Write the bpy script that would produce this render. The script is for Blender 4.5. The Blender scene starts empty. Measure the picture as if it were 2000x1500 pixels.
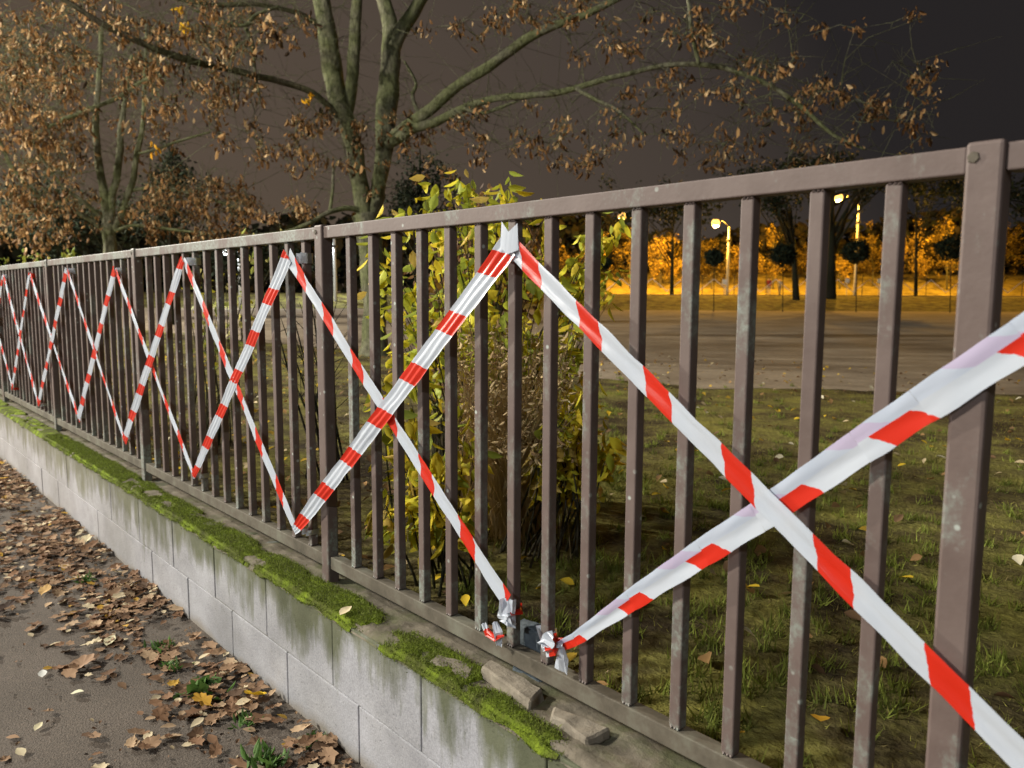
import bpy, math, random
import numpy as np
from mathutils import Vector, Matrix, noise

random.seed(7)
rng = np.random.default_rng(7)
sc = bpy.context.scene
COL = sc.collection

# ------------------------------------------------------------------ camera
F = 1550.0                                   # focal length in photo pixels (photo 2000 wide)
PITCH, YAW, ROLL = (math.radians(a) for a in (6.5136, 48.4311, 0.2675))
CAM = Vector((0.0, -1.362, 1.51))
RM = (Matrix.Rotation(YAW, 3, 'Z') @ Matrix.Rotation(math.pi / 2 - PITCH, 3, 'X') @ Matrix.Rotation(ROLL, 3, 'Z'))
cam = bpy.data.cameras.new('camera'); cam_o = bpy.data.objects.new('camera', cam); COL.objects.link(cam_o)
cam_o.matrix_world = Matrix.Translation(CAM) @ RM.to_4x4()
cam.sensor_width = 36; cam.lens = F / 2000 * 36; cam.clip_start = 0.05; cam.clip_end = 1200
cam.dof.use_dof = True; cam.dof.focus_distance = 2.6; cam.dof.aperture_fstop = 4.2
sc.camera = cam_o

# ------------------------------------------------------------------ night sky, street and fill light, exposure
w = bpy.data.worlds.new("World"); sc.world = w; w.use_nodes = True
nt = w.node_tree; nt.nodes.clear()
tc = nt.nodes.new('ShaderNodeTexCoord'); dot = nt.nodes.new('ShaderNodeVectorMath'); dot.operation = 'DOT_PRODUCT'
dot.inputs[1].default_value = (-0.80, -0.28, -0.42)         # town glow lies to the left and low
ramp = nt.nodes.new('ShaderNodeValToRGB')
ramp.color_ramp.elements[0].position = 0.0; ramp.color_ramp.elements[0].color = (0.0195, 0.017, 0.0172, 1)
ramp.color_ramp.elements[1].position = 0.72; ramp.color_ramp.elements[1].color = (0.108, 0.078, 0.055, 1)
e = ramp.color_ramp.elements.new(0.20); e.color = (0.061, 0.047, 0.038, 1)
sky = nt.nodes.new('ShaderNodeTexSky'); sky.sky_type = 'NISHITA'; sky.sun_disc = False
sky.sun_elevation = math.radians(-4); sky.sun_rotation = math.radians(230)
mixs = nt.nodes.new('ShaderNodeMix'); mixs.data_type = 'RGBA'; mixs.blend_type = 'ADD'; mixs.inputs[0].default_value = 0.02
bg = nt.nodes.new('ShaderNodeBackground'); bg.inputs[1].default_value = 1.0
out = nt.nodes.new('ShaderNodeOutputWorld')
nt.links.new(tc.outputs['Generated'], dot.inputs[0]); nt.links.new(dot.outputs['Value'], ramp.inputs[0])
nt.links.new(ramp.outputs[0], mixs.inputs[6]); nt.links.new(sky.outputs[0], mixs.inputs[7])
nt.links.new(mixs.outputs[2], bg.inputs[0]); nt.links.new(bg.outputs[0], out.inputs[0])

def point_light(name, loc, power, color, radius):
    l = bpy.data.lights.new(name, 'POINT'); l.energy = power; l.color = color; l.shadow_soft_size = radius
    o = bpy.data.objects.new(name, l); o.location = loc; COL.objects.link(o); return o
# the street light on the near side of the road, behind the photographer
point_light('street_or_fill_light', (-12.0, -13.5, 11.5), 19500, (1.0, 0.94, 0.83), 0.8)
# unseen fill lamp added to the right, lightening fence fronts and right sides
FILL_LAMP = Vector((5.0, -17.5, 11.5)); point_light('street_or_fill_light', FILL_LAMP, 5500, (0.90, 0.95, 1.0), 0.4)
# and the street light far down the street to the left, whose low light rakes across lawn and lot
point_light('street_or_fill_light', (-40.0, -9.5, 13.0), 60000, (1.0, 0.94, 0.82), 0.17)

sc.view_settings.view_transform = 'Standard'; sc.view_settings.look = 'None'
sc.view_settings.exposure = 0.0; sc.view_settings.gamma = 1.0
sc.cycles.max_bounces = 5; sc.cycles.diffuse_bounces = 2; sc.cycles.transparent_max_bounces = 8
sc.cycles.sample_clamp_indirect = 4

# ------------------------------------------------------------------ pixel -> world helpers (photo pixels)
def ray(px, py): return RM @ Vector(((px - 1000) / F, -(py - 750) / F, -1.0))
def at_depth(px, py, d): return CAM + ray(px, py) * d
def on_y(px, py, y): r = ray(px, py); return CAM + r * ((y - CAM.y) / r.y)
def on_z(px, py, z): r = ray(px, py); return CAM + r * ((z - CAM.z) / r.z)
def project(p):
    c = RM.transposed() @ (Vector(p) - CAM); return 1000 - F * c.x / c.z, 750 + F * c.y / c.z, -c.z
FWD = Vector((-math.sin(YAW), math.cos(YAW), 0)); RGT = Vector((math.cos(YAW), math.sin(YAW), 0))
def dl(d, l, z): return Vector((CAM.x, CAM.y, 0)) + FWD * d + RGT * l + Vector((0, 0, z))   # depth, lateral, height

LAWN = 0.26; WALLTOP = 0.45; WALLF = -0.1335; STREET = 1.43
def lawn_z(x, y):
    d = (Vector((x, y, 0)) - Vector((CAM.x, CAM.y, 0))).dot(FWD)
    t = min(1, max(0, (d - 58) / 13)); t = t * t * (3 - 2 * t)
    return LAWN + (STREET - LAWN) * t

# ------------------------------------------------------------------ materials
def mat(name, rough=0.8, spec=0.3):
    m = bpy.data.materials.new(name); m.use_nodes = True
    n = m.node_tree.nodes; b = n['Principled BSDF']; b.inputs['Roughness'].default_value = rough
    b.inputs['Specular IOR Level'].default_value = spec
    return m, n, m.node_tree.links, b
def tex(n, l, kind='ShaderNodeTexNoise', scale=5.0, detail=6.0, rough=0.6, coord='Object', vec=None, stretch=None):
    t = n.new(kind)
    t.inputs['Scale'].default_value = scale
    if kind == 'ShaderNodeTexNoise': t.inputs['Detail'].default_value = detail; t.inputs['Roughness'].default_value = rough
    if vec is None:
        c = n.new('ShaderNodeNewGeometry') if coord == 'World' else n.new('ShaderNodeTexCoord')
        vec = c.outputs['Position'] if coord == 'World' else c.outputs[coord]
    if stretch:
        mp = n.new('ShaderNodeMapping'); mp.inputs['Scale'].default_value = stretch; l.new(vec, mp.inputs[0]); vec = mp.outputs[0]
    l.new(vec, t.inputs['Vector']); return t
def cramp(n, l, src, stops):
    r = n.new('ShaderNodeValToRGB'); el = r.color_ramp.elements
    el[0].position, el[0].color = stops[0][0], (*stops[0][1], 1)
    el[1].position, el[1].color = stops[-1][0], (*stops[-1][1], 1)
    for p, c in stops[1:-1]: x = el.new(p); x.color = (*c, 1)
    l.new(src, r.inputs[0]); return r
def mixc(n, l, fac, a, b, blend='MIX'):
    m = n.new('ShaderNodeMix'); m.data_type = 'RGBA'; m.blend_type = blend
    for i, v in ((0, fac), (6, a), (7, b)):
        if hasattr(v, 'links'): l.new(v, m.inputs[i])
        else: m.inputs[i].default_value = v if i == 0 else (*v, 1)
    return m.outputs[2]
def bump(n, l, b, h, strength=0.5, dist=0.01):
    bp = n.new('ShaderNodeBump'); bp.inputs['Strength'].default_value = strength; bp.inputs['Distance'].default_value = dist
    l.new(h, bp.inputs['Height']); l.new(bp.outputs[0], b.inputs['Normal'])
def mth(n, l, op, a, b=None, c=None):
    m = n.new('ShaderNodeMath'); m.operation = op
    for i, v in enumerate((a, b, c)):
        if v is None: continue
        if hasattr(v, 'links'): l.new(v, m.inputs[i])
        else: m.inputs[i].default_value = v
    return m.outputs[0]

# painted steel of the fence: brown-mauve paint, pale lichen patches, chips
M_PAINT, n, l, b = mat('brown_fence_paint', 0.55, 0.35)
base = tex(n, l, scale=9, detail=8, coord='World')
c0 = cramp(n, l, base.outputs[0], [(0.3, (0.122, 0.088, 0.077)), (0.7, (0.168, 0.127, 0.113))])
lich = tex(n, l, scale=4.0, detail=9, rough=0.75, coord='World', stretch=(1.3, 1.3, .8))
g_ = n.new('ShaderNodeNewGeometry'); sp_ = n.new('ShaderNodeSeparateXYZ'); l.new(g_.outputs['Position'], sp_.inputs[0])
lf_ = mth(n, l, 'MULTIPLY', mth(n, l, 'LESS_THAN', sp_.outputs[0], -2.6), mth(n, l, 'MULTIPLY', mth(n, l, 'GREATER_THAN', sp_.outputs[2], 1.69), 0.09))
lo_ = mth(n, l, 'MULTIPLY', mth(n, l, 'LESS_THAN', sp_.outputs[2], 0.66), 0.06)
lm = cramp(n, l, mth(n, l, 'ADD', lich.outputs[0], mth(n, l, 'ADD', lf_, lo_)), [(0.525, (0, 0, 0)), (0.655, (1, 1, 1))])
fine = tex(n, l, scale=90, detail=3, coord='World')
fm = cramp(n, l, fine.outputs[0], [(0.38, (0, 0, 0)), (0.62, (1, 1, 1))])
lm2 = mth(n, l, 'MULTIPLY', lm.outputs[0], mth(n, l, 'MULTIPLY_ADD', fm.outputs[0], 0.7, 0.2))
c1 = mixc(n, l, lm2, c0.outputs[0], (0.29, 0.345, 0.30))
chip = tex(n, l, kind='ShaderNodeTexVoronoi', scale=26, coord='World')
cm = cramp(n, l, chip.outputs['Distance'], [(0.10, (1, 1, 1)), (0.17, (0, 0, 0))])
sp = tex(n, l, scale=3.1, detail=2, coord='World')
spm = cramp(n, l, sp.outputs[0], [(0.5, (0, 0, 0)), (0.6, (1, 1, 1))])
c2 = mixc(n, l, mth(n, l, 'MULTIPLY', cm.outputs[0], spm.outputs[0]), c1, (0.42, 0.46, 0.42))
l.new(c2, b.inputs['Base Color']); bump(n, l, b, fine.outputs[0], 0.25, 0.002)
M_BAR = M_PAINT
# the low rail and the top faces carry more algae
M_RAILLOW, n, l, b = mat('weathered_low_rail_paint', 0.75, 0.25)
base = tex(n, l, scale=7, detail=9, coord='World', rough=.7)
c0 = cramp(n, l, base.outputs[0], [(0.33, (0.070, 0.062, 0.045)), (0.5, (0.125, 0.108, 0.082)), (0.72, (0.20, 0.20, 0.155))])
l.new(c0.outputs[0], b.inputs['Base Color']); bump(n, l, b, base.outputs[0], 0.4, 0.004)

# barrier tape: printed stripes, UV x = metres along, y = 0..1 across
def tape_mat(name, folded):
    m, n, l, b = mat(name, 0.33, 0.5)
    uv = n.new('ShaderNodeUVMap'); uv.uv_map = 'UV'; s = n.new('ShaderNodeSeparateXYZ'); l.new(uv.outputs[0], s.inputs[0])
    geo = n.new('ShaderNodeNewGeometry')
    wob = n.new('ShaderNodeTexNoise'); wob.inputs['Scale'].default_value = 60; l.new(geo.outputs['Position'], wob.inputs['Vector'])
    ux = mth(n, l, 'ADD', s.outputs[0], mth(n, l, 'MULTIPLY_ADD', wob.outputs[0], 0.010, -0.005))
    fr = mth(n, l, 'FRACT', mth(n, l, 'DIVIDE', ux, 0.243))
    red = mth(n, l, 'LESS_THAN', fr, 0.352)
    base = mixc(n, l, red, (0.585, 0.64, 0.72), (0.68, 0.028, 0.011))
    if folded:
        top = mth(n, l, 'GREATER_THAN', s.outputs[1], 0.60)
        ux2 = mth(n, l, 'ADD', ux, mth(n, l, 'MULTIPLY', s.outputs[1], 0.06))
        fr2 = mth(n, l, 'FRACT', mth(n, l, 'DIVIDE', ux2, 0.243))
        pk = mth(n, l, 'LESS_THAN', fr2, 0.352)
        tcol = mixc(n, l, pk, (0.56, 0.63, 0.75), (0.56, 0.50, 0.68))
        base = mixc(n, l, top, base, tcol)
    l.new(base, b.inputs['Base Color'])
    w1 = n.new('ShaderNodeTexNoise'); w1.inputs['Scale'].default_value = 1.0; w1.inputs['Detail'].default_value = 4
    mp = n.new('ShaderNodeMapping'); mp.inputs['Scale'].default_value = (9, 2.2 if folded else 5, 1); l.new(uv.outputs[0], mp.inputs[0]); l.new(mp.outputs[0], w1.inputs['Vector'])
    bump(n, l, b, w1.outputs[0], 0.12 if folded else 0.3, 0.005)
    tr = n.new('ShaderNodeBsdfTranslucent'); l.new(base, tr.inputs[0])
    mx = n.new('ShaderNodeMixShader'); mx.inputs[0].default_value = 0.16
    o = n['Material Output']; l.new(b.outputs[0], mx.inputs[1]); l.new(tr.outputs[0], mx.inputs[2]); l.new(mx.outputs[0], o.inputs[0])
    return m
M_TAPE = tape_mat('barrier_tape_plastic', False)
M_TAPEF = tape_mat('folded_barrier_tape_plastic', True)

# painted wall blocks with algae running down from the top edge
M_WALL, n, l, b = mat('painted_block', 0.85, 0.25)
geo = n.new('ShaderNodeNewGeometry'); sx = n.new('ShaderNodeSeparateXYZ'); l.new(geo.outputs['Position'], sx.inputs[0])
nz = tex(n, l, scale=5, detail=8, coord='World'); big = tex(n, l, scale=2.2, detail=4, coord='World')
grain = tex(n, l, scale=160, detail=2, coord='World')
streak = tex(n, l, scale=1.0, detail=7, rough=.65, coord='World', stretch=(9, 1, 2.0))
c0 = cramp(n, l, nz.outputs[0], [(0.3, (0.285, 0.289, 0.308)), (0.7, (0.415, 0.420, 0.445))])
c0 = mixc(n, l, 0.35, c0.outputs[0], grain.outputs[0], 'OVERLAY')
hz = mth(n, l, 'MULTIPLY_ADD', sx.outputs[2], 1 / 0.20, -0.25 / 0.20)            # 0 at z .25, 1 at z .45
v = mth(n, l, 'ADD', hz, mth(n, l, 'MULTIPLY_ADD', streak.outputs[0], 3.2, -1.50))
v2 = mth(n, l, 'ADD', v, mth(n, l, 'MULTIPLY_ADD', big.outputs[0], 2.2, -1.02))
am = cramp(n, l, v2, [(0.22, (0, 0, 0)), (0.50, (.5, .5, .5)), (0.95, (.95, .95, .95))])
ac = cramp(n, l, nz.outputs[0], [(0.35, (0.085, 0.095, 0.05)), (0.65, (0.15, 0.16, 0.095))])
c1 = mixc(n, l, am.outputs[0], c0, ac.outputs[0])
drk = mth(n, l, 'ADD', mth(n, l, 'MULTIPLY_ADD', sx.outputs[2], -1 / 0.07, 0.9), mth(n, l, 'MULTIPLY_ADD', nz.outputs[0], 2.0, -1.1))
dm = cramp(n, l, drk, [(0.2, (0, 0, 0)), (0.9, (.7, .7, .7))])
c2 = mixc(n, l, dm.outputs[0], c1, (0.20, 0.165, 0.11))
spot = tex(n, l, scale=38, detail=5, rough=.7, coord='World')
sm = cramp(n, l, spot.outputs[0], [(0.60, (0, 0, 0)), (0.68, (.55, .55, .55))])
c3 = mixc(n, l, sm.outputs[0], c2, (0.20, 0.21, 0.20))
ls = mth(n, l, 'MULTIPLY_ADD', sx.outputs[0], -1 / 3.0, -3.1 / 3.0)               # browner to the left
lc = cramp(n, l, ls, [(0.0, (0, 0, 0)), (1.0, (.55, .55, .55))])
c4 = mixc(n, l, lc.outputs[0], c3, mixc(n, l, 0.5, c3, (0.34, 0.29, 0.24)))
blo = tex(n, l, scale=1.7, detail=5, rough=.6, coord='World'); bc = cramp(n, l, blo.outputs[0], [(.35, (.80, .79, .76)), (.65, (1.08, 1.08, 1.10))])
c5 = mixc(n, l, 1.0, c4, bc.outputs[0], 'MULTIPLY'); pit = tex(n, l, scale=75, detail=5, rough=.75, coord='World')
pm = cramp(n, l, pit.outputs[0], [(.33, (.45, .45, .42)), (.40, (1, 1, 1))]); c6 = mixc(n, l, .8, c5, pm.outputs[0], 'MULTIPLY')
l.new(c6, b.inputs['Base Color']); bump(n, l, b, pit.outputs[0], 0.55, 0.004)
M_MORTAR, n, l, b = mat('dark_joint', 0.95, 0.1)
t = tex(n, l, scale=30, coord='World'); c = cramp(n, l, t.outputs[0], [(.3, (.09, .085, .06)), (.7, (.24, .23, .19))]); l.new(c.outputs[0], b.inputs[0])
M_CAP, n, l, b = mat('rough_cap_concrete', 0.95, 0.15)
t = tex(n, l, scale=14, detail=10, rough=.7, coord='World'); c = cramp(n, l, t.outputs[0], [(.28, (.095, .085, .062)), (.52, (.19, .165, .125)), (.75, (.29, .255, .20))])
t2 = tex(n, l, scale=6, detail=6, coord='World'); g = cramp(n, l, t2.outputs[0], [(.48, (0, 0, 0)), (.64, (.7, .7, .7))])
c = mixc(n, l, g.outputs[0], c.outputs[0], (.11, .125, .055)); l.new(c, b.inputs[0]); bump(n, l, b, t.outputs[0], .8, .012)
M_STONE, n, l, b = mat('broken_sandstone', 0.95, 0.15)
t = tex(n, l, scale=18, detail=10, rough=.7, coord='World'); c = cramp(n, l, t.outputs[0], [(.3, (.15, .13, .10)), (.7, (.33, .29, .23))]); l.new(c.outputs[0], b.inputs[0]); bump(n, l, b, t.outputs[0], .8, .01)
M_BSTONE, n, l, b = mat('blue_grey_stone', 0.9, 0.15)
t = tex(n, l, scale=18, detail=10, rough=.7, coord='World'); c = cramp(n, l, t.outputs[0], [(.3, (.07, .09, .105)), (.7, (.17, .20, .22))]); l.new(c.outputs[0], b.inputs[0]); bump(n, l, b, t.outputs[0], .8, .01)
M_MOSS, n, l, b = mat('moss', 0.95, 0.1)
t = tex(n, l, scale=11, detail=6, coord='World'); t3 = tex(n, l, scale=160, detail=4, coord='World')
c = cramp(n, l, t.outputs[0], [(.32, (.06, .065, .022)), (.46, (.105, .125, .025)), (.56, (.14, .19, .02)), (.7, (.25, .33, .03))])
c = mixc(n, l, .6, c.outputs[0], t3.outputs[0], 'OVERLAY'); l.new(c, b.inputs[0]); bump(n, l, b, t3.outputs[0], 1, .008)

M_ASPH, n, l, b = mat('asphalt', 0.85, 0.3)
t = tex(n, l, scale=1.6, detail=6, coord='World'); t2 = tex(n, l, scale=150, detail=3, coord='World')
c = cramp(n, l, t.outputs[0], [(.3, (.085, .070, .056)), (.7, (.135, .112, .092))]); c = mixc(n, l, .85, c.outputs[0], t2.outputs[0], 'OVERLAY')
vo = tex(n, l, kind='ShaderNodeTexVoronoi', scale=120, coord='World'); vm = cramp(n, l, vo.outputs['Color'], [(.0, (.72, .72, .72)), (1, (1.25, 1.22, 1.18))]); c = mixc(n, l, .7, c, vm.outputs[0], 'MULTIPLY')
l.new(c, b.inputs[0]); bump(n, l, b, t2.outputs[0], .9, .005)
M_LAWN, n, l, b = mat('lawn_soil', 0.95, 0.1)
t = tex(n, l, scale=1.3, detail=8, rough=.7, coord='World'); t2 = tex(n, l, scale=30, detail=6, coord='World')
c = cramp(n, l, t.outputs[0], [(.40, (.045, .034, .02)), (.47, (.11, .09, .038)), (.55, (.18, .165, .048)), (.66, (.27, .25, .06))]); c = mixc(n, l, .7, c.outputs[0], t2.outputs[0], 'OVERLAY')
l.new(c, b.inputs[0]); bump(n, l, b, t2.outputs[0], .8, .03)
M_LOT, n, l, b = mat('packed_dirt', 0.95, 0.1)
t = tex(n, l, scale=.5, detail=9, rough=.65, coord='World'); t2 = tex(n, l, scale=14, detail=8, rough=.7, coord='World')
c = cramp(n, l, t.outputs[0], [(.35, (.22, .175, .125)), (.65, (.40, .33, .24))]); c = mixc(n, l, .5, c.outputs[0], t2.outputs[0], 'OVERLAY')
l.new(c, b.inputs[0]); bump(n, l, b, t2.outputs[0], .6, .02)
M_FARROAD, n, l, b = mat('far_asphalt', 0.9, 0.2); b.inputs[0].default_value = (.07, .065, .06, 1)
M_KERB, n, l, b = mat('far_kerb_stone', 0.9, 0.2); b.inputs[0].default_value = (.12, .11, .10, 1)

def bark(name, lo, hi, green):
    m, n, l, b = mat(name, 0.95, 0.1)
    t = tex(n, l, scale=3.5, detail=9, rough=.7, coord='World', stretch=(3, 3, .9)); g = tex(n, l, scale=2.0, detail=7, coord='World')
    c = cramp(n, l, t.outputs[0], [(.32, lo), (.68, hi)]); gm = cramp(n, l, g.outputs[0], [(.40, (0, 0, 0)), (.56, (.85, .85, .85))]); fi = tex(n, l, scale=22, detail=6, rough=.75, coord='World', stretch=(1, 1, .35)); fc_ = cramp(n, l, fi.outputs[0], [(.36, (.35, .35, .35)), (.6, (1.25, 1.25, 1.2))])
    c = mixc(n, l, gm.outputs[0], c.outputs[0], green); c = mixc(n, l, .8, c, fc_.outputs[0], 'MULTIPLY'); l.new(c, b.inputs[0]); bump(n, l, b, fi.outputs[0], 1.0, .05); return m
M_BARK = bark('mossy_grey_bark', (.10, .095, .065), (.27, .262, .18), (.15, .165, .075))
M_BARKD = bark('dark_bark', (.02, .018, .014), (.05, .045, .035), (.03, .035, .02))
M_BARKM = bark('brown_or_shaded_bark', (.06, .05, .035), (.14, .12, .08), (.09, .09, .045))

def attr_mat(name, rough=.7, transl=.25, spec=.25):
    m, n, l, b = mat(name, rough, spec)
    a = n.new('ShaderNodeAttribute'); a.attribute_name = 'Col'; l.new(a.outputs['Color'], b.inputs[0])
    if transl:
        tr = n.new('ShaderNodeBsdfTranslucent'); l.new(a.outputs['Color'], tr.inputs[0])
        mx = n.new('ShaderNodeMixShader'); mx.inputs[0].default_value = transl
        l.new(b.outputs[0], mx.inputs[1]); l.new(tr.outputs[0], mx.inputs[2]); l.new(mx.outputs[0], n['Material Output'].inputs[0])
    return m
M_LEAF = attr_mat('leaf_tissue', .6, .3); M_DRY = attr_mat('dry_leaf_tissue', .85, .15); M_GRASS = attr_mat('grass_blade', .75, .25)
def plain(name, col, rough=.6, metal=0, spec=.3):
    m, n, l, b = mat(name, rough, spec); b.inputs[0].default_value = (*col, 1); b.inputs['Metallic'].default_value = metal; return m
M_POLE = plain('galvanised_pole', (.42, .42, .40), .6); M_DARKMETAL = plain('dark_metal', (.03, .03, .03), .6)
M_SIGN = plain('sign_face', (.75, .75, .72), .5); M_WHITE = plain('white_plastic', (.8, .8, .8), .5)
def emis(name, col, s):
    m, n, l, b = mat(name); b.inputs['Emission Color'].default_value = (*col, 1); b.inputs['Emission Strength'].default_value = s; return m
M_SODIUM = emis('sodium_globe', (1.0, .50, .10), 2.4); M_COOLGLOBE = emis('cool_white_globe', (.95, 1.0, 1.0), 10)

# ------------------------------------------------------------------ mesh helpers
def tag(o, label=None, cat=None, group=None, kind=None):
    for k, v in (('label', label), ('category', cat), ('group', group), ('kind', kind)):
        if v: o[k] = v
    return o
def empty(name, loc, label, cat, group=None):
    o = bpy.data.objects.new(name, None); o.location = loc; COL.objects.link(o); o.empty_display_size = .2
    return tag(o, label, cat, group)
def link(name, me, m, parent=None):
    if m and not me.materials: me.materials.append(m)
    o = bpy.data.objects.new(name, me); COL.objects.link(o)
    if parent is not None:
        o.parent = parent; o.matrix_parent_inverse = Matrix.Translation(-parent.location) if parent.type == 'EMPTY' else Matrix.Identity(4)
    return o
class MB:
    def __init__(s): s.v = []; s.f = []
    def box(s, a, b_, ch=0.0):
        x0, y0, z0 = a; x1, y1, z1 = b_; i = len(s.v)
        if ch <= 0:
            s.v += [(x0,y0,z0),(x1,y0,z0),(x1,y1,z0),(x0,y1,z0),(x0,y0,z1),(x1,y0,z1),(x1,y1,z1),(x0,y1,z1)]
            s.f += [tuple(i + k for k in q) for q in ((0,3,2,1),(4,5,6,7),(0,1,5,4),(1,2,6,5),(2,3,7,6),(3,0,4,7))]; return s
        import bmesh
        bm = bmesh.new(); bmesh.ops.create_cube(bm, size=1)
        for v in bm.verts: v.co = Vector(((x0+x1)/2 + v.co.x*(x1-x0), (y0+y1)/2 + v.co.y*(y1-y0), (z0+z1)/2 + v.co.z*(z1-z0)))
        bmesh.ops.bevel(bm, geom=bm.edges[:], offset=ch, segments=2, affect='EDGES', profile=.5)
        bm.verts.index_update()
        s.v += [tuple(v.co) for v in bm.verts]; s.f += [tuple(i + v.index for v in f.verts) for f in bm.faces]; bm.free(); return s
    def tube(s, pts, rad, n=8, caps=True, wob=0.0):
        pts = [Vector(p) for p in pts]; base = len(s.v); ref = None
        for k, p in enumerate(pts):
            t = (pts[min(k+1, len(pts)-1)] - pts[max(k-1, 0)]).normalized()
            if ref is None: ref = t.orthogonal().normalized()
            ref = (ref - t * ref.dot(t)); ref = ref.normalized() if ref.length > 1e-6 else t.orthogonal().normalized()
            bi = t.cross(ref)
            for j in range(n):
                a = 2 * math.pi * j / n; r = rad[k]
                if wob: r *= 1 + wob * noise.noise(Vector((p.x * 3 + j * 1.7, p.y * 3, p.z * 3)))
                s.v.append(tuple(p + ref * math.cos(a) * r + bi * math.sin(a) * r))
        for k in range(len(pts) - 1):
            for j in range(n):
                a = base + k*n + j; b_ = base + k*n + (j+1) % n; s.f.append((a, b_, b_ + n, a + n))
        if caps: s.f.append(tuple(base + j for j in reversed(range(n)))); s.f.append(tuple(base + (len(pts)-1)*n + j for j in range(n)))
        return s
    def build(s, name, m, parent=None, smooth=False):
        me = bpy.data.meshes.new(name); me.from_pydata(s.v, [], s.f); me.update()
        if smooth: me.polygons.foreach_set('use_smooth', [True] * len(me.polygons))
        return link(name, me, m, parent)
def np_mesh(name, V, Fc, m, parent=None, col=None, smooth=False):
    """V (n,3), Fc (k,3|4) int arrays"""
    me = bpy.data.meshes.new(name); k = Fc.shape[1]
    me.vertices.add(len(V)); me.vertices.foreach_set('co', V.astype(np.float32).ravel())
    me.loops.add(Fc.size); me.loops.foreach_set('vertex_index', Fc.astype(np.int32).ravel())
    me.polygons.add(len(Fc)); me.polygons.foreach_set('loop_start', np.arange(0, Fc.size, k, dtype=np.int32)); 
    me.update(calc_edges=True); me.validate()
    if smooth: me.polygons.foreach_set('use_smooth', [True] * len(me.polygons))
    if col is not None:
        a = me.color_attributes.new('Col', 'FLOAT_COLOR', 'POINT')
        c = np.ones((len(V), 4), np.float32); c[:, :3] = col; a.data.foreach_set('color', c.ravel())
    return link(name, me, m, parent)
def rot_mats(N, tilt_lo, tilt_hi):
    """leaf frames: local +Y (tip) points down by tilt between lo..hi rad below horizontal, random azimuth and roll"""
    az = rng.uniform(0, 2*np.pi, N); ti = rng.uniform(tilt_lo, tilt_hi, N); ro = rng.uniform(-1.2, 1.2, N)
    tip = np.stack([np.cos(az)*np.cos(ti), np.sin(az)*np.cos(ti), -np.sin(ti)], 1)
    side = np.stack([-np.sin(az), np.cos(az), np.zeros(N)], 1); nor = np.cross(side, tip)
    s2 = side*np.cos(ro)[:, None] + nor*np.sin(ro)[:, None]; n2 = np.cross(s2, tip)
    return np.stack([s2, tip, n2], 2)
def leafcloud(name, P, S, T, TF, R, C, m, parent=None):
    N = len(P); k = len(T)
    V = np.einsum('nij,kj->nki', R, T) * S[:, None, None] + P[:, None, :]
    Fc = (TF[None] + (np.arange(N) * k)[:, None, None]).reshape(-1, TF.shape[1])
    return np_mesh(name, V.reshape(-1, 3), Fc, m, parent, np.repeat(C, k, 0))
# pointed oval leaf, folded on its midrib
OV = np.array([[0,0,0],[.20,.22,.06],[.27,.5,.07],[.15,.8,.03],[0,1.05,-.06],[-.15,.8,.03],[-.27,.5,.07],[-.20,.22,.06],[0,.5,-.02]])
OVF = np.array([[0,1,8],[1,2,8],[2,3,8],[3,4,8],[4,5,8],[5,6,8],[6,7,8],[7,0,8]])
# shrivelled dry leaf, curled across
DL = np.array([[0,0,0],[.28,.3,.18],[.22,.75,.20],[0,1,.02],[-.30,.65,.16],[-.2,.25,.22],[0,.5,-.05]])
DLF = np.array([[0,1,6],[1,2,6],[2,3,6],[3,4,6],[4,5,6],[5,0,6]])
def lobed(seed, nl=5, depth=.45):
    """flat lobed leaf with a stalk; curled and crumpled edges"""
    r = np.random.default_rng(seed); K = 26; pts = [[0, -.62, .02]]; lob = r.uniform(.5, 1, 9); el = r.uniform(1.0, 1.5)
    for i in range(K):
        a = -math.pi/2 + .18 + (2*math.pi - .36)*i/(K-1); q = (a + math.pi/2)
        rad = .36*(1 - depth*.55*(.5 - .5*math.cos(q*(nl + 1)))*lob[int(q*1.2) % 9])*r.uniform(.86, 1.12)
        x, y = rad*math.cos(a), rad*el*math.sin(a); pts.append([x, y, .55*x*x*r.uniform(-.3, 2.6) + .22*max(0, y)**2 + r.uniform(0, .07)])
    V = np.array(pts + [[0, 0, -.01]]); c = len(V) - 1
    Fc = np.array([[i, i+1, c] for i in range(c-1)] + [[c-1, 0, c]]); return V, Fc

# ================================================================== THE SETTING
def grid(name, xs, ys, zf, m, kind='structure'):
    V = np.array([[x, y, zf(x, y)] for y in ys for x in xs]); nx = len(xs)
    Fc = np.array([[j*nx+i, j*nx+i+1, (j+1)*nx+i+1, (j+1)*nx+i] for j in range(len(ys)-1) for i in range(nx-1)])
    o = np_mesh(name, V, Fc, m, smooth=True); o['kind'] = kind; return o
# ground sheet in depth / lateral coordinates, reaching the horizon; behind the fence only
def under_pave(x, y): return -0.12 if y < 0.03 else None
gd = np.unique(np.concatenate([np.linspace(-40, 56, 49), np.linspace(56, 74, 19), np.array([90, 130, 200, 400, 700])])); gl = np.array([-600, -300, -150, -90, -60, -40, -25, -15, -8, 0, 8, 15, 25, 40, 60, 90, 150, 300, 600])
V = []
for d in gd:
    for la in gl:
        p = dl(d, la, 0); V.append((p.x, p.y, p.z))
V = np.array(V)
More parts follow.
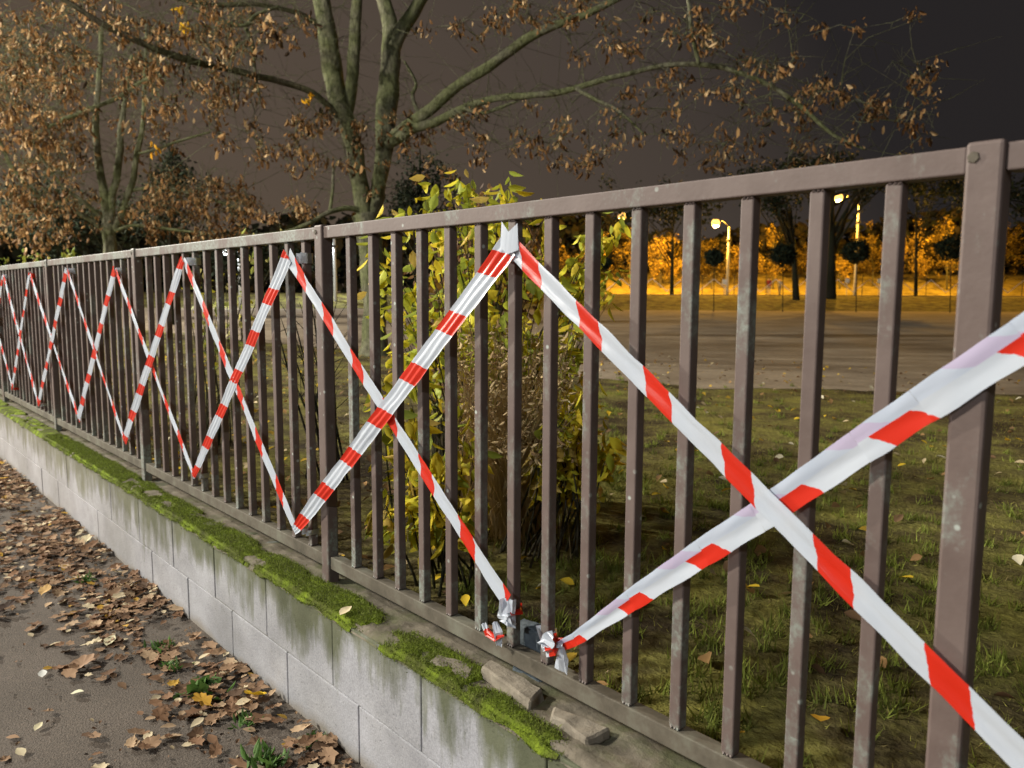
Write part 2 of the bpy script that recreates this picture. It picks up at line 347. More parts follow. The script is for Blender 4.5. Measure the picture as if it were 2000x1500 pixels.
# clip in y: build as bmesh and bisect along the wall line so that the lawn starts behind the wall
import bmesh
me = bpy.data.meshes.new('lawn'); bm = bmesh.new()
vv = [bm.verts.new((x, y, lawn_z(x, y))) for x, y, z in V]; nl_ = len(gl)
for i in range(len(gd)-1):
    for j in range(nl_-1): bm.faces.new((vv[i*nl_+j], vv[i*nl_+j+1], vv[(i+1)*nl_+j+1], vv[(i+1)*nl_+j]))
bmesh.ops.bisect_plane(bm, geom=bm.verts[:] + bm.edges[:] + bm.faces[:], plane_co=(0, .05, 0), plane_no=(0, 1, 0), clear_inner=True)
bm.normal_update(); bm.to_mesh(me); bm.free(); o = link('lawn', me, M_LAWN); o['kind'] = 'structure'
# near-side ground sheet under the pavement
mb = MB(); mb.v = [(-700, -700, -.012), (700, -700, -.012), (700, .05, -.012), (-700, .05, -.012)]; mb.f = [(0, 1, 2, 3)]
mb.build('ground', M_LAWN)['kind'] = 'structure'
# asphalt pavement and road on the near side
grid('pavement', np.linspace(-30, 12, 85), np.linspace(-22, -.10, 45), lambda x, y: .004*noise.noise(Vector((x, y, 0))), M_ASPH)
# the dirt lot beyond the lawn: irregular near edge
edge = [(-40, 6.6), (-20, 7.0), (-15.4, 7.5), (-12, 7.8), (-9, 7.3), (-6.17, 7.56), (-5.08, 8.66), (-3.26, 10.0), (-1, 12), (3, 15), (10, 20), (25, 30)]
me = bpy.data.meshes.new('dirt_lot'); bm = bmesh.new(); near = []; far = []
for i in range(len(edge)-1):
    a, b_ = Vector(edge[i]), Vector(edge[i+1]); k = max(2, int((b_-a).length / .12))
    for q in range(k):
        p = a.lerp(b_, q/k); p.y += .22*noise.noise(Vector((p.x*.9, p.y, 3))) + .16*noise.noise(Vector((p.x*2.9, p.y, 3))) + random.uniform(-.05, .05); near.append(p)
rows = [0, .03, .08, .18, .35, .6, 1.0]
vs = []
for p in near:
    r = Vector((p.x - CAM.x, p.y - CAM.y)); d0 = r.dot(Vector((FWD.x, FWD.y))); s = 59.5 / d0 if d0 > .5 else 6
    q = Vector((CAM.x, CAM.y)) + r*min(s, 30); col_ = []
    for t in rows:
        g = p.lerp(q, t); col_.append(bm.verts.new((g.x, g.y, lawn_z(g.x, g.y) + .004)))
    vs.append(col_)
for i in range(len(vs)-1):
    for j in range(len(rows)-1): bm.faces.new((vs[i][j], vs[i+1][j], vs[i+1][j+1], vs[i][j+1]))
bmesh.ops.recalc_face_normals(bm, faces=bm.faces[:]); bm.to_mesh(me); bm.free(); o = link('dirt_lot', me, M_LOT); o['kind'] = 'structure'
# far road and its kerb
def strip_dl(name, d0, d1, l0, l1, z0, z1, m):
    mb = MB(); c = [dl(d0, l0, 0), dl(d0, l1, 0), dl(d1, l1, 0), dl(d1, l0, 0)]
    mb.v = [(p.x, p.y, z0) for p in c] + [(p.x, p.y, z1) for p in c]
    mb.f = [(0,3,2,1),(4,5,6,7),(0,1,5,4),(1,2,6,5),(2,3,7,6),(3,0,4,7)]; o = mb.build(name, m); o['kind'] = 'structure'; return o
strip_dl('far_kerb', 71.4, 71.8, -10, 90, STREET - .35, STREET + .06, M_KERB)
strip_dl('far_road', 72.5, 88, -10, 90, STREET - .2, STREET + .012, M_FARROAD)

mb = MB(); rows_ = [(88, .0), (90, .5), (93, 1.5), (97, 2.4), (104, 2.8)]; ls_ = list(range(-10, 91, 4))
for d_, h_ in rows_:
    for la_ in ls_:
        p = dl(d_, la_, STREET + h_ + (.25*noise.noise(Vector((la_*.3, d_, 0))) if h_ else 0)); mb.v.append(tuple(p))
k_ = len(ls_)
mb.f = [(j*k_+i, j*k_+i+1, (j+1)*k_+i+1, (j+1)*k_+i) for j in range(len(rows_)-1) for i in range(k_-1)]
M_BANK, n, l, b = mat('dry_bank_grass', .95, .1); t = tex(n, l, scale=.9, detail=8, rough=.7, coord='World'); c = cramp(n, l, t.outputs[0], [(.35, (.10, .08, .025)), (.65, (.26, .21, .06))]); l.new(c.outputs[0], b.inputs[0])
mb.build('far_bank', M_BANK, smooth=True)['kind'] = 'structure'

# ================================================================== LOW WALL
wall = empty('block_wall', (-5, 0, 0), 'low pale grey painted block wall with mossy top carrying the brown fence', 'wall')
X0, X1 = -13.6, 2.0
mb = MB(); mb.box((X0, WALLF + .007, -.3), (X1, .11, WALLTOP - .012)); mb.build('joint', M_MORTAR, wall)
mb = MB(); J = .0022
def course(zlo, zhi, off, step):
    k = math.ceil((X0 - off) / step); x = off + k*step
    while x + step < X1 + step:
        a, b_ = x, min(x + step, X1); dy = random.uniform(-.0025, .0025)
        if b_ - a > .05: mb.box((a + J, WALLF + dy, zlo + J), (b_ - J, .09, zhi - J), .004)
        x += step
course(.20, WALLTOP, -1.768, .512); course(-.06, .20, -2.12, .505)
mb.build('block', M_WALL, wall)
# rough cap: grid with crumbling noise, front edge irregular
xs = np.arange(X0, X1, .022); ys = np.linspace(0, 1, 15)
V = []
for y in ys:
    for x in xs:
        f0 = WALLF - .004 + .016*noise.noise(Vector((x*6, 0, 7))) + (.02 if x > -1.75 else 0) * (noise.noise(Vector((x*4, 2, 7))) > 0)
        yy = f0 + y*(.125 - f0)
        z = WALLTOP + .004 + .012*noise.fractal(Vector((x*9, yy*9, 1)), .8, 2, 4) + (.006 if yy < -.03 else 0)
        edge_f = min(1, y/.10)
        if y == 0: z = WALLTOP - .014
        else: z = WALLTOP - .006 + (z - WALLTOP + .006)*edge_f
        V.append((x, yy, z))
nx = len(xs); Fc = np.array([[j*nx+i, j*nx+i+1, (j+1)*nx+i+1, (j+1)*nx+i] for j in range(len(ys)-1) for i in range(nx-1)])
np_mesh('cap', np.array(V), Fc, M_CAP, wall, smooth=True)

# moss growing on the cap: cushions (mask by noise) plus fuzz
def moss_mask(x, y):
    m = noise.fractal(Vector((x*3.2, y*7, 5)), .7, 2, 4) * .9
    m += -.9 * (y + .085)**2 / .004 * .05
    if x < -3.2: m += .22 + .10*min(3, -3.2 - x)
    elif x > -1.60:
        m += .10
        if y > WALLF + .06: m -= .30
    else: m += .36
    if y > -.012: m -= .6
    return m
xs = np.arange(X0, .9, .012); ys = np.arange(WALLF - .008, -.004, .0085); idx = {}; V = []; Fl = []; cols = []
H = {}
for i, x in enumerate(xs):
    for j, y in enumerate(ys):
        mm = moss_mask(x, y)
        H[i, j] = mm
for i in range(len(xs)-1):
    for j in range(len(ys)-1):
        if max(H[i, j], H[i+1, j], H[i, j+1], H[i+1, j+1]) > 0.0:
            q = []
            for a, b_ in ((i, j), (i+1, j), (i+1, j+1), (i, j+1)):
                if (a, b_) not in idx:
                    x, y = xs[a], ys[b_]; h = max(-.008, min(.012, H[a, b_]*.05 - .002)) + .003*noise.noise(Vector((x*60, y*60, 0)))
                    if b_ <= 1: h = -.004 - .022*(1-b_)*max(0, noise.noise(Vector((x*9, 3, 3))) + .5)
                    idx[a, b_] = len(V); V.append((x, y, WALLTOP + .006 + h))
                q.append(idx[a, b_])
            Fl.append(q)
V = np.array(V); Fl = np.array(Fl)
o = np_mesh('moss', V, Fl, M_MOSS, smooth=True); tag(o, kind='stuff')
sel = V[(V[:, 0] > -6.5)]
N = 75000; P = sel[rng.integers(0, len(sel), N)] + rng.normal(0, .006, (N, 3)) * [1, 1, .2]
BL = np.array([[-.12, 0, 0], [.12, 0, 0], [0, 1, 0]]); BLF = np.array([[0, 1, 2]])
R = rot_mats(N, -1.5, -.1); C = np.array([.12, .155, .022]) * rng.uniform(.5, 2.0, (N, 1)) * np.array([1, 1, 1])
o = leafcloud('moss_fuzz', P, rng.uniform(.006, .012, N), BL, BLF, R, C, M_GRASS); tag(o, kind='stuff')

# loose broken stones on the cap
def stone(name, quad, z0, z1, m, label, cat='stone', seed=0):
    me = bpy.data.meshes.new(name); bm = bmesh.new(); c = sum((Vector(q) for q in quad), Vector((0, 0))) / 4
    lo = [bm.verts.new((q[0], q[1], z0)) for q in quad]; hi = [bm.verts.new((c.x + (q[0]-c.x)*.93, c.y + (q[1]-c.y)*.93, z1)) for q in quad]
    bm.faces.new(lo[::-1]); bm.faces.new(hi)
    for i in range(4): bm.faces.new((lo[i], lo[(i+1) % 4], hi[(i+1) % 4], hi[i]))
    bmesh.ops.recalc_face_normals(bm, faces=bm.faces[:])
    bmesh.ops.bevel(bm, geom=bm.edges[:], offset=.005, segments=1, affect='EDGES')
    bmesh.ops.triangulate(bm, faces=bm.faces[:]); bmesh.ops.subdivide_edges(bm, edges=bm.edges[:], cuts=5, use_grid_fill=True)
    for v in bm.verts:
        q = v.co*22 + Vector((seed*3, 0, 0)); v.co += Vector((noise.noise(q), noise.noise(q+Vector((9,0,0))), noise.noise(q+Vector((0,9,0)))))*.006
    bm.to_mesh(me); bm.free(); o = link(name, me, m); return tag(o, label, cat)
def quad_px(pts, z): return [tuple(on_z(x, y, z).xy) for x, y in pts]
stone('broken_stone', quad_px([(955, 1284), (936, 1300), (1036, 1372), (1066, 1347)], .485), .45, .486, M_STONE, 'loose brown stone slab leaning on the bottom rail, left one below the tape knots', seed=1)
stone('broken_stone', quad_px([(1080, 1376), (1072, 1398), (1150, 1446), (1195, 1426)], .475), .45, .477, M_STONE, 'wide loose brown stone slab on the wall, the one nearest the picture bottom', seed=2)
stone('broken_stone', quad_px([(850, 1276), (836, 1292), (915, 1330), (930, 1300)], .468), .45, .47, M_STONE, 'small flat stone half sunk in moss on the wall top', seed=3)
a = on_y(1012, 1240, .06); 
stone('stone_chunk', [(a.x - .02, .055), (a.x - .02, .10), (a.x + .09, .10), (a.x + .09, .055)], .445, .60, M_BSTONE, 'blue grey stone chunk standing behind the bottom rail between the two tape knots', seed=4)

# ================================================================== FENCE
BAY = 2.103; PX = -.45; ZT0, ZT1, ZB0, ZB1 = 1.6965, 1.7385, .509, .556
fence = empty('metal_fence', (-5, 0, WALLTOP), 'brown painted metal bar fence on a low wall, laced with red and white tape', 'fence')
posts = [PX + BAY - k*BAY for k in range(8)]; bar_xs = [p_ - .1372*i for p_ in posts for i in range(1, 15)]
for px_ in posts:
    p = MB().box((px_ - .027, -.008, WALLTOP - .02), (px_ + .027, .036, 1.744), .006).build('post', M_PAINT, fence)
    bz = 1.720
    bl = MB(); bl.tube([(px_ - .015, -.007, bz), (px_ - .015, -.0105, bz)], [.010, .0085], 6); 
    bo = bl.build('bolt', M_RAILLOW); bo.parent = p
    bo.matrix_parent_inverse = Matrix.Identity(4); p_off = p.matrix_world
    bo.location = (0, 0, 0)
for k in range(7):
    a, b_ = posts[k+1] + .0275, posts[k] - .0275
    MB().box((a, 0, ZT0), (b_, .040, ZT1), .003).build('top_rail', M_PAINT, fence)
    MB().box((a, 0, ZB0), (b_, .040, ZB1), .003).build('bottom_rail', M_RAILLOW, fence)
    for i in range(1, 15):
        x = posts[k] - .1372*i + random.uniform(-.003, .003); q = random.uniform(-.002, .002)
        wb = MB(); [wb.tube([(x + q_, .010 + random.uniform(-.002, .002), z_ + dz_) , (x + q_ + .004, .004, z_)], [.004, .0025], 5) for z_, dz_ in ((ZB1 + .001, .004), (ZT0 - .001, -.004)) for q_ in (-.009, 0, .008)]; wb.box((x - .0143, .006, ZB1 + .001), (x + .0143, .033, ZT0 - .001), .0032).build('bar', M_BAR, fence)

# ================================================================== BARRIER TAPE
def ribbon(segs, m, name, parent=None, label=None, group=None, extra=None):
    """segs: list of dict(a=(px,py)|None, b=..., wa, wb, y, slant, anchor)"""
    V = []; Fc = []; UV = []
    for s in segs:
        y = s['y']; A = s['A']; B = s['B']; n = max(8, int((B-A).length/.02)); d = (B-A).normalized(); side = Vector((-d.z, 0, d.x))
        if side.z < 0: side = -side
        u0 = -(s['anc'] - A).dot(d); K = 13; base = len(V); sd = s.get('seed', 0); L = (B-A).length
        fold = s.get('fold', 1.0)
        for i in range(n+1):
            t = i/n; c = A + (B-A)*t; c.z -= s.get('sag', .006)*4*t*(1-t)*.5
            wdt = s['wa'] + (s['wb'] - s['wa'])*t
            if 'neck' in s: 
                for end, amt in s['neck']: 
                    q = t*L if end == 0 else (1-t)*L
                    wdt *= 1 - amt*math.exp(-q/.06)
            for j in range(K):
                v = j/(K-1); r = .0020*fold*math.sin(v*math.pi*2*s.get('rid', 2.6) + 1.2*noise.noise(Vector((t*L*2.5, sd, 0))) + sd)
                r += .004*noise.noise(Vector((t*L*5, v*1.5, sd))) * fold
                e_ = .0034*noise.noise(Vector((t*L*14, sd + v*2, 4)))
                tw_ = .12*noise.noise(Vector((t*L*1.6, sd*3, 8)))*min(1, 6*t, 6*(1-t)); cr_ = .0016*abs(noise.noise(Vector((t*L*30, v*3, sd + 5))))
                V.append(tuple(c + side*((v-.5)*wdt + e_) + Vector((0, y - r - cr_ - (v-.5)*wdt*tw_, 0))))
                UV.append((u0 + t*L - s['slant']*(v-.5)*wdt + 10*.243, v))
        for i in range(n):
            for j in range(K-1):
                q = base + i*K + j; Fc.append((q, q+K, q+K+1, q+1))
    if extra:
        for ev, ef, euv in extra:
            base = len(V); V += ev; Fc += [tuple(base + k for k in f) for f in ef]; UV += euv
    me = bpy.data.meshes.new(name); me.from_pydata(V, [], Fc); uvl = me.uv_layers.new(name='UV')
    for lp in me.loops: uvl.data[lp.index].uv = UV[lp.vertex_index]
    me.polygons.foreach_set('use_smooth', [True]*len(me.polygons))
    sol = None
    o = link(name, me, m, parent); tag(o, label, 'barrier tape' if label else None, group); return o
def P2(px, py): p = on_y(px, py, -.016); return Vector((p.x, 0, p.z))
def seg(a, b, wa, wb, y, slant, anc, seed, **k):
    A = P2(*a) if isinstance(a, tuple) else a; B = P2(*b) if isinstance(b, tuple) else b
    return dict(A=A, B=B, wa=wa, wb=wb, y=y, slant=slant, anc=P2(*anc) if isinstance(anc, tuple) else anc, seed=seed, **k)
def wrap(top, w, y0, white=True, tilt=0.0, up=1, hgt=.05):
    """band that goes round the bar at a turning point"""
    x = top.x; z = top.z; x = min(bar_xs, key=lambda q: abs(q - x))
    V = []; UV = []; Fc = []
    ring = [(-.0165, y0 + .006), (-.0165, .036), (.0165, .036), (.0165, y0 + .006)]
    n = len(ring)
    for k, (dx, yy) in enumerate(ring):
        for j in range(4):
            zz = z + up*(-hgt*.9 + hgt*1.2*j/3) + dx*tilt + .004*noise.noise(Vector((k*3.1, j, x)))
            V.append((x + dx, yy, zz)); UV.append(((.02 if int(abs(x)*7) % 2 else .12) + 10*.243, j/3))
    for k in range(n-1):
        for j in range(3): q = k*4 + j; Fc.append((q, q+4, q+5, q+1))
    return V, Fc, UV
YB, YA, YC = -.026, -.020, -.0175
TB = [(1003, 474), (362, 507), (134, 527), (8, 538)]; BB = [(581, 1036), (247, 860), (78, 791)]
TA = [(565, 500), (226, 526), (59, 536)]; BA = [(380, 930), (155, 818), (25, 760)]
WD, WN = .064, .045
def next_w(p, q): return Vector((q.x - (p.x - q.x)*0 + (q.x - p.x), 0, p.z))
# tape with its highest point at the fourth bar of the near panel
e0 = P2(1003, 478); farB = P2(2000, 1471)
dB = (farB - e0).normalized(); endB = e0 + dB*((e0.z - (.60)) / -dB.z) 
zigB = [seg((1003, 480), endB, .047, .050, YB, -1.0, (1024, 497), 1, rid=1.3, neck=[(0, -.15)])]
zigB += [seg((1003, 480), (581, 1036), .068, .062, YB - .004, .8, (995, 500), 2, rid=3.0, neck=[(1, .5)])]
zigB += [seg((362, 507), (581, 1036), .040, .046, YB + .003, -1.0, (397, 605), 3, rid=1.2, neck=[(0, .3), (1, .4)]),
         seg((362, 507), (247, 860), WD, WD, YB - .003, .8, (339, 563), 4, neck=[(0, .3)]),
         seg((134, 527), (247, 860), WN, WN, YB + .002, -1.0, (150, 574), 5, neck=[(0, .3), (1, .4)]),
         seg((134, 527), (78, 791), WD, WD, YB - .003, .8, (133, 536), 6, neck=[(1, .4)]),
         seg((8, 538), (78, 791), WN, WN, YB + .002, -1.0, (51, 695), 7, neck=[(0, .3), (1, .5)])]
zigA = [seg((565, 500), (993, 1172), .046, .050, YA, -1.0, (687, 703), 8, rid=1.1, neck=[(0, -.5)]),
        seg((565, 500), (380, 930), .070, .058, YA - .003, .8, (537, 562), 9, rid=3.0, neck=[(1, .4)]),
        seg((226, 526), (380, 930), WN, WN, YA + .002, -1.0, (271, 650), 10, neck=[(0, .2), (1, .4)]),
        seg((226, 526), (155, 818), WD, WD, YA - .003, .8, (214, 578), 11),
        seg((59, 536), (155, 818), WN, WN, YA + .002, -1.0, (114, 708), 12, neck=[(0, -.3), (1, .4)]),
        seg((59, 536), (25, 760), WD, WD, YA - .003, .8, (55, 566), 13, neck=[(1, .4)])]
# carry both zigzags on to the left beyond the picture
sB = P2(8, 538); sA = P2(25, 760); zt, zb = P2(226, 526).z, P2(155, 818).z; hx = 1.13
xB = sB.x; up = False
for i in range(4):
    q = Vector((xB - hx, 0, zb if not up else zt)); s0 = Vector((xB, 0, zt if not up else zb)); a_, b2 = (s0, q) if not up else (q, s0)
    zigB.append(seg(a_, b2, WD if not up else WN, WD if not up else WN, YB - (.003 if not up else -.002), .8 if not up else -1.0, a_ + Vector((-.02, 0, -.03)) , 20+i)); xB -= hx; up = not up
xA = sA.x; up = True
for i in range(4):
    q = Vector((xA - hx, 0, zb if not up else zt)); s0 = Vector((xA, 0, zt if not up else zb)); a_, b2 = (s0, q) if not up else (q, s0)
    zigA.append(seg(a_, b2, WD if not up else WN, WD if not up else WN, YA - (.003 if not up else -.002), .8 if not up else -1.0, a_ + Vector((-.02, 0, -.03)), 30+i)); xA -= hx; up = not up
exB = [wrap(P2(*p), .06, YB, hgt=.030) for p in TB[1:]] + [wrap(P2(*p), .06, YB, up=-1, hgt=.018) for p in BB]
exA = [wrap(P2(*p), .06, YA, hgt=.030) for p in TA] + [wrap(P2(*p), .06, YA, up=-1, hgt=.018) for p in BA]
# star-shaped tip of the near peak: two flaps standing up from the wrap
tp = P2(1003, 474)
flapV = [(tp.x - .028, YB - .006, tp.z + .054), (tp.x + .001, YB - .008, tp.z + .026), (tp.x + .030, YB - .004, tp.z + .046), (tp.x + .034, YB - .004, tp.z - .02), (tp.x - .03, YB - .008, tp.z - .01), (tp.x, YB - .013, tp.z - .03)]
exB.append((flapV, [(0, 4, 5, 1), (1, 5, 3, 2)], [(2.43+.12, .2), (2.43+.12, .5), (2.43+.12, .8), (2.43+.13, 1), (2.43+.13, 0), (2.43+.12, .5)]))
exB.append(wrap(tp, .06, YB, hgt=.05))
tapeB = ribbon(zigB, M_TAPE, 'barrier_tape', None, 'zigzag tape with the highest near peak, running off at the bottom right corner', None, exB)
tapeA = ribbon(zigA, M_TAPE, 'barrier_tape', None, 'zigzag tape whose near end hangs knotted above the bottom rail', None, exA)
# third tape: from its knot low on the left up and out at the right
cpts = [(1092, 1262, .022), (1123, 1249, .030), (1232, 1173, .047), (1373, 1079, .056), (1480, 1011, .058), (1680, 873, .061), (1800, 793, .062), (2000, 662, .064)]
last = P2(1800, 793); d_ = (P2(2000, 662) - last).normalized()
cw = [(P2(x, y), w_) for x, y, w_ in cpts]
cw.append((last + d_*(.62), .064))
segC = []; acc = 0; anc0 = P2(1209, 1187)
d0 = (cw[-1][0] - cw[2][0]).normalized()
for i in range(len(cw)-1):
    segC.append(dict(A=cw[i][0], B=cw[i+1][0], wa=cw[i][1], wb=cw[i+1][1], y=YC, slant=-.85, anc=anc0, seed=40, rid=1.0, fold=.5, sag=0))
# continuous UV: project on the common direction
tapeC = ribbon(segC, M_TAPEF, 'barrier_tape', None, 'broad folded tape rising from a knot to the right picture edge', None, None)
# knots: crumpled tape round the bar, loose ends
def crumple(name, pts, w, parent, m, phase, seed):
    r = random.Random(seed); V = []; Fc = []; UV = []; K = 5; s = 0
    side = Vector((.6, .3, .7)).normalized()
    for i, p in enumerate(pts):
        p = Vector(p); d = (Vector(pts[min(i+1, len(pts)-1)]) - Vector(pts[max(i-1, 0)])).normalized()
        side = (side + Vector((r.uniform(-.7, .7), r.uniform(-.5, .5), r.uniform(-.7, .7)))); side = (side - d*side.dot(d)).normalized()
        if i: s += (p - Vector(pts[i-1])).length
        ww = w[i] if isinstance(w, list) else w
        for j in range(K):
            v = j/(K-1); V.append(tuple(p + side*(v-.5)*ww + d.cross(side)*.18*ww*math.sin(v*6 + seed + i) + Vector((r.uniform(-1, 1), r.uniform(-1, 1), r.uniform(-1, 1)))*.0025)); UV.append((phase + s, v))
    for i in range(len(pts)-1):
        for j in range(K-1): q = i*K + j; Fc.append((q, q+K, q+K+1, q+1))
    me = bpy.data.meshes.new(name); me.from_pydata(V, [], Fc); uvl = me.uv_layers.new(name='UV')
    for lp in me.loops: uvl.data[lp.index].uv = UV[lp.vertex_index]
    return link(name, me, m, parent)
def K3(px, py, y): p = on_y(px, py, y); return (p.x, y, p.z)
W0 = 2.43 + .10; R0 = 2.43 + .01
bx = min(bar_xs, key=lambda q: abs(q - P2(990, 1200).x))
crumple('knot', [K3(992, 1170, -.020), K3(990, 1200, -.024), K3(994, 1222, -.030), K3(980, 1214, -.03), K3(992, 1204, -.03), (bx + .022, .02, .66), (bx, .040, .655), (bx - .02, .02, .65), K3(975, 1205, -.02), K3(1000, 1215, -.034)], [.046, .044, .035, .03, .035, .03, .03, .03, .03, .034], tapeA, M_TAPE, W0, 3)
crumple('loose_end', [K3(975, 1262, -.028), K3(972, 1235, -.034), K3(966, 1215, -.03)], [.018, .024, .016], tapeA, M_TAPE, W0, 5)
crumple('loose_end', [K3(984, 1242, -.03), K3(966, 1246, -.036), K3(952, 1236, -.036), K3(945, 1218, -.032)], [.010, .018, .022, .014], tapeA, M_TAPE, R0, 6)
bx2 = min(bar_xs, key=lambda q: abs(q - P2(1068, 1240).x))
crumple('knot', [K3(1100, 1258, -.02), K3(1076, 1262, -.03), K3(1058, 1248, -.036), K3(1066, 1240, -.045), K3(1082, 1256, -.045), (bx2 + .022, .015, .64), (bx2, .040, .645), (bx2 - .022, .01, .64), K3(1062, 1272, -.035), K3(1078, 1268, -.045), K3(1088, 1262, -.03)], [.022, .03, .034, .036, .03, .026, .026, .026, .034, .03, .02], tapeC, M_TAPE, W0, 8)
crumple('loose_end', [K3(1070, 1250, -.012), K3(1100, 1250, -.006)], [.014, .022], tapeC, M_TAPE, R0, 9)
crumple('loose_end', [K3(1098, 1262, -.024), K3(1096, 1285, -.026), K3(1094, 1308, -.024)], [.012, .034, .048], tapeC, M_TAPE, W0 + .02, 10)

# ================================================================== PAVEMENT: leaves and weeds
def px_arr(X, Y, Z=0.):
    A = np.stack([X - CAM.x, Y - CAM.y, np.full_like(X, Z - CAM.z)], 1) @ np.array(RM)
    return 1000 - F*A[:, 0]/A[:, 2], 750 + F*A[:, 1]/A[:, 2], -A[:, 2]
def col_mix(N, pal, wts, jitter=.25):
    pal = np.array(pal); i = rng.choice(len(pal), N, p=np.array(wts)/sum(wts)); return pal[i]*rng.uniform(1-jitter, 1+jitter, (N, 1))
PALD = [(.22, .125, .07), (.33, .21, .125), (.12, .07, .04), (.44, .31, .19), (.62, .52, .34), (.50, .30, .05)]
def flat_rot(N, tilt=.35):
    a = rng.uniform(0, 2*np.pi, N); tx = rng.normal(0, tilt, N); ty = rng.normal(0, tilt, N)
    z = np.stack([tx, ty, np.ones(N)], 1); z /= np.linalg.norm(z, axis=1)[:, None]
    x = np.stack([np.cos(a), np.sin(a), np.zeros(N)], 1); x -= z*(x*z).sum(1)[:, None]; x /= np.linalg.norm(x, axis=1)[:, None]
    return np.stack([x, np.cross(z, x), z], 2)
N = 52000
X = -rng.uniform(.0, 13.5, N); Y = rng.uniform(-3.6, WALLF - .02, N)
U, Vp, Dp = px_arr(X, Y)
bx_ = np.interp(Vp, [880, 1000, 1130, 1190, 1260, 1350, 1500, 1700], [-200, -170, -120, 60, 215, 290, 340, 450])   # litter lies right of this line
dens = np.where(U > bx_, .75, .03) ; dens = np.where((U <= bx_) & (U > bx_ - 150), .16, dens); dens = np.where((U > bx_) & (U < bx_ + 70), .42, dens)
wallside = (WALLF - Y); dens = np.where((U > bx_) & (wallside < .28), 1.0, dens)
clump = np.array([noise.noise(Vector((x*2.2, y*2.2, 1))) for x, y in zip(X, Y)]); dens = dens*np.clip(.72 + 1.3*clump, .12, 1.2)
keep = rng.uniform(0, 1, N) < dens*1.0
X, Y, cl = X[keep], Y[keep], wallside[keep]
N = len(X); Z = rng.uniform(.004, .017, N) + np.where(cl < .15, rng.uniform(0, .025, N), 0)
pieces = []
per = N // 4 + 1
litter_parts = []
for q in range(4):
    s_ = slice(q*per, min(N, (q+1)*per)); T, TF = (lobed(q+3, 5, .5) if q < 3 else (OV*[1.2, 1, 1] - [0, .5, 0], OVF)); n_ = len(X[s_])
    V = np.einsum('nij,kj->nki', flat_rot(n_, .17), T*(1, 1, .85))*(rng.uniform(.03, .088, n_) if q < 3 else rng.uniform(.03, .055, n_))[:, None, None] + np.stack([X[s_], Y[s_], Z[s_]], 1)[:, None, :]
    C = col_mix(n_, PALD, [5, 4, 4, 1.1, .3, .2] if q < 3 else [1, 2, .5, 2, 2.5, .6]); litter_parts.append((V.reshape(-1, 3), TF, n_, len(T), np.repeat(C, len(T), 0)))
VV, FF, CC, off = [], [], [], 0
for V, TF, n_, k, C in litter_parts:
    FF.append((TF[None] + (np.arange(n_)*k)[:, None, None]).reshape(-1, 3) + off); off += len(V); VV.append(V); CC.append(C)
o = np_mesh('leaf_litter', np.concatenate(VV), np.concatenate(FF), M_DRY, None, np.concatenate(CC)); tag(o, kind='stuff')

Nc = 9000; X = -rng.uniform(0, 10, Nc); Y = rng.uniform(-3.2, WALLF - .01, Nc); U, Vp, Dp = px_arr(X, Y); bq = np.interp(Vp, [880, 1000, 1130, 1190, 1260, 1350, 1500, 1700], [-200, -170, -120, 60, 215, 290, 340, 450])
kk = rng.uniform(0, 1, Nc) < np.where(U > bq, .9, .12) + np.where(WALLF - Y < .06, .5, 0); X, Y = X[kk], Y[kk]; Nc = len(X)
o = leafcloud('leaf_crumbs', np.stack([X, Y, np.full(Nc, .009)], 1), rng.uniform(.006, .024, Nc), DL - [0, .5, 0], DLF, flat_rot(Nc, .3), col_mix(Nc, [(.16, .09, .05), (.28, .18, .10), (.07, .05, .035), (.40, .32, .2)], [4, 3, 3, 1]), M_DRY); tag(o, kind='stuff')
def one_leaf(px, py, size, col, label, T, TF, z=.02, rz=0, tilt=.25, cat='leaf', base=0.0):
    p = on_z(px, py, base + z); R = np.array(Matrix.Rotation(rz, 3, 'Z') @ Matrix.Rotation(tilt, 3, 'X')); V = (T - [0, 0, 0]) @ R.T*size
    o = np_mesh('fallen_leaf', V, TF, M_DRY, None, np.array([col]*len(V))); o.location = p; tag(o, label, cat); return o
LB = lobed(11, 5, .35); LC = lobed(12, 5, .5); OVc = (OV*[1.25, 1, 1] - [0, .5, 0], OVF)
one_leaf(497, 1356, .115, (.85, .55, .03), 'bright yellow lobed leaf on the pavement close to the wall foot', *LB, z=.045, rz=.6, tilt=-.5)
one_leaf(395, 1368, .085, (.70, .40, .06), 'orange tinged crumpled leaf just left of the bright yellow one', *LC, z=.03, rz=2)
one_leaf(83, 1315, .05, (.80, .80, .74), 'whitish oval leaf on bare asphalt near the left edge', *OVc, z=.015, rz=1.3)
one_leaf(150, 1352, .05, (.72, .70, .50), 'pale cream oval leaf on bare asphalt right of the whitish one', *OVc, z=.015, rz=-.7)
one_leaf(40, 1468, .048, (.78, .68, .45), 'round cream leaf in the bottom left corner of the asphalt', *OVc, z=.015, rz=1.8)
one_leaf(75, 1418, .042, (.72, .65, .42), 'small cream leaf on asphalt above the corner leaf', *OVc, z=.015, rz=.8)
one_leaf(215, 1250, .075, (.70, .64, .42), 'long pale yellow leaf on the asphalt beside the leaf litter edge', *OVc, z=.018, rz=.9)
one_leaf(160, 1298, .115, (.42, .27, .17), 'large flat brown oak leaf lying alone on the asphalt', *LC, z=.015, rz=.4)
one_leaf(168, 1054, .095, (.72, .62, .40), 'pale curled leaf against the wall foot on the left', *LC, z=.035, rz=1)
one_leaf(88, 1152, .085, (.68, .44, .18), 'tan orange leaf on the left where the litter thins out', *LB, z=.02, rz=1)
one_leaf(675, 1192, .055, (.78, .66, .42), 'cream oval leaf resting on the moss of the wall top', *OVc, z=.032, rz=.3, base=WALLTOP)
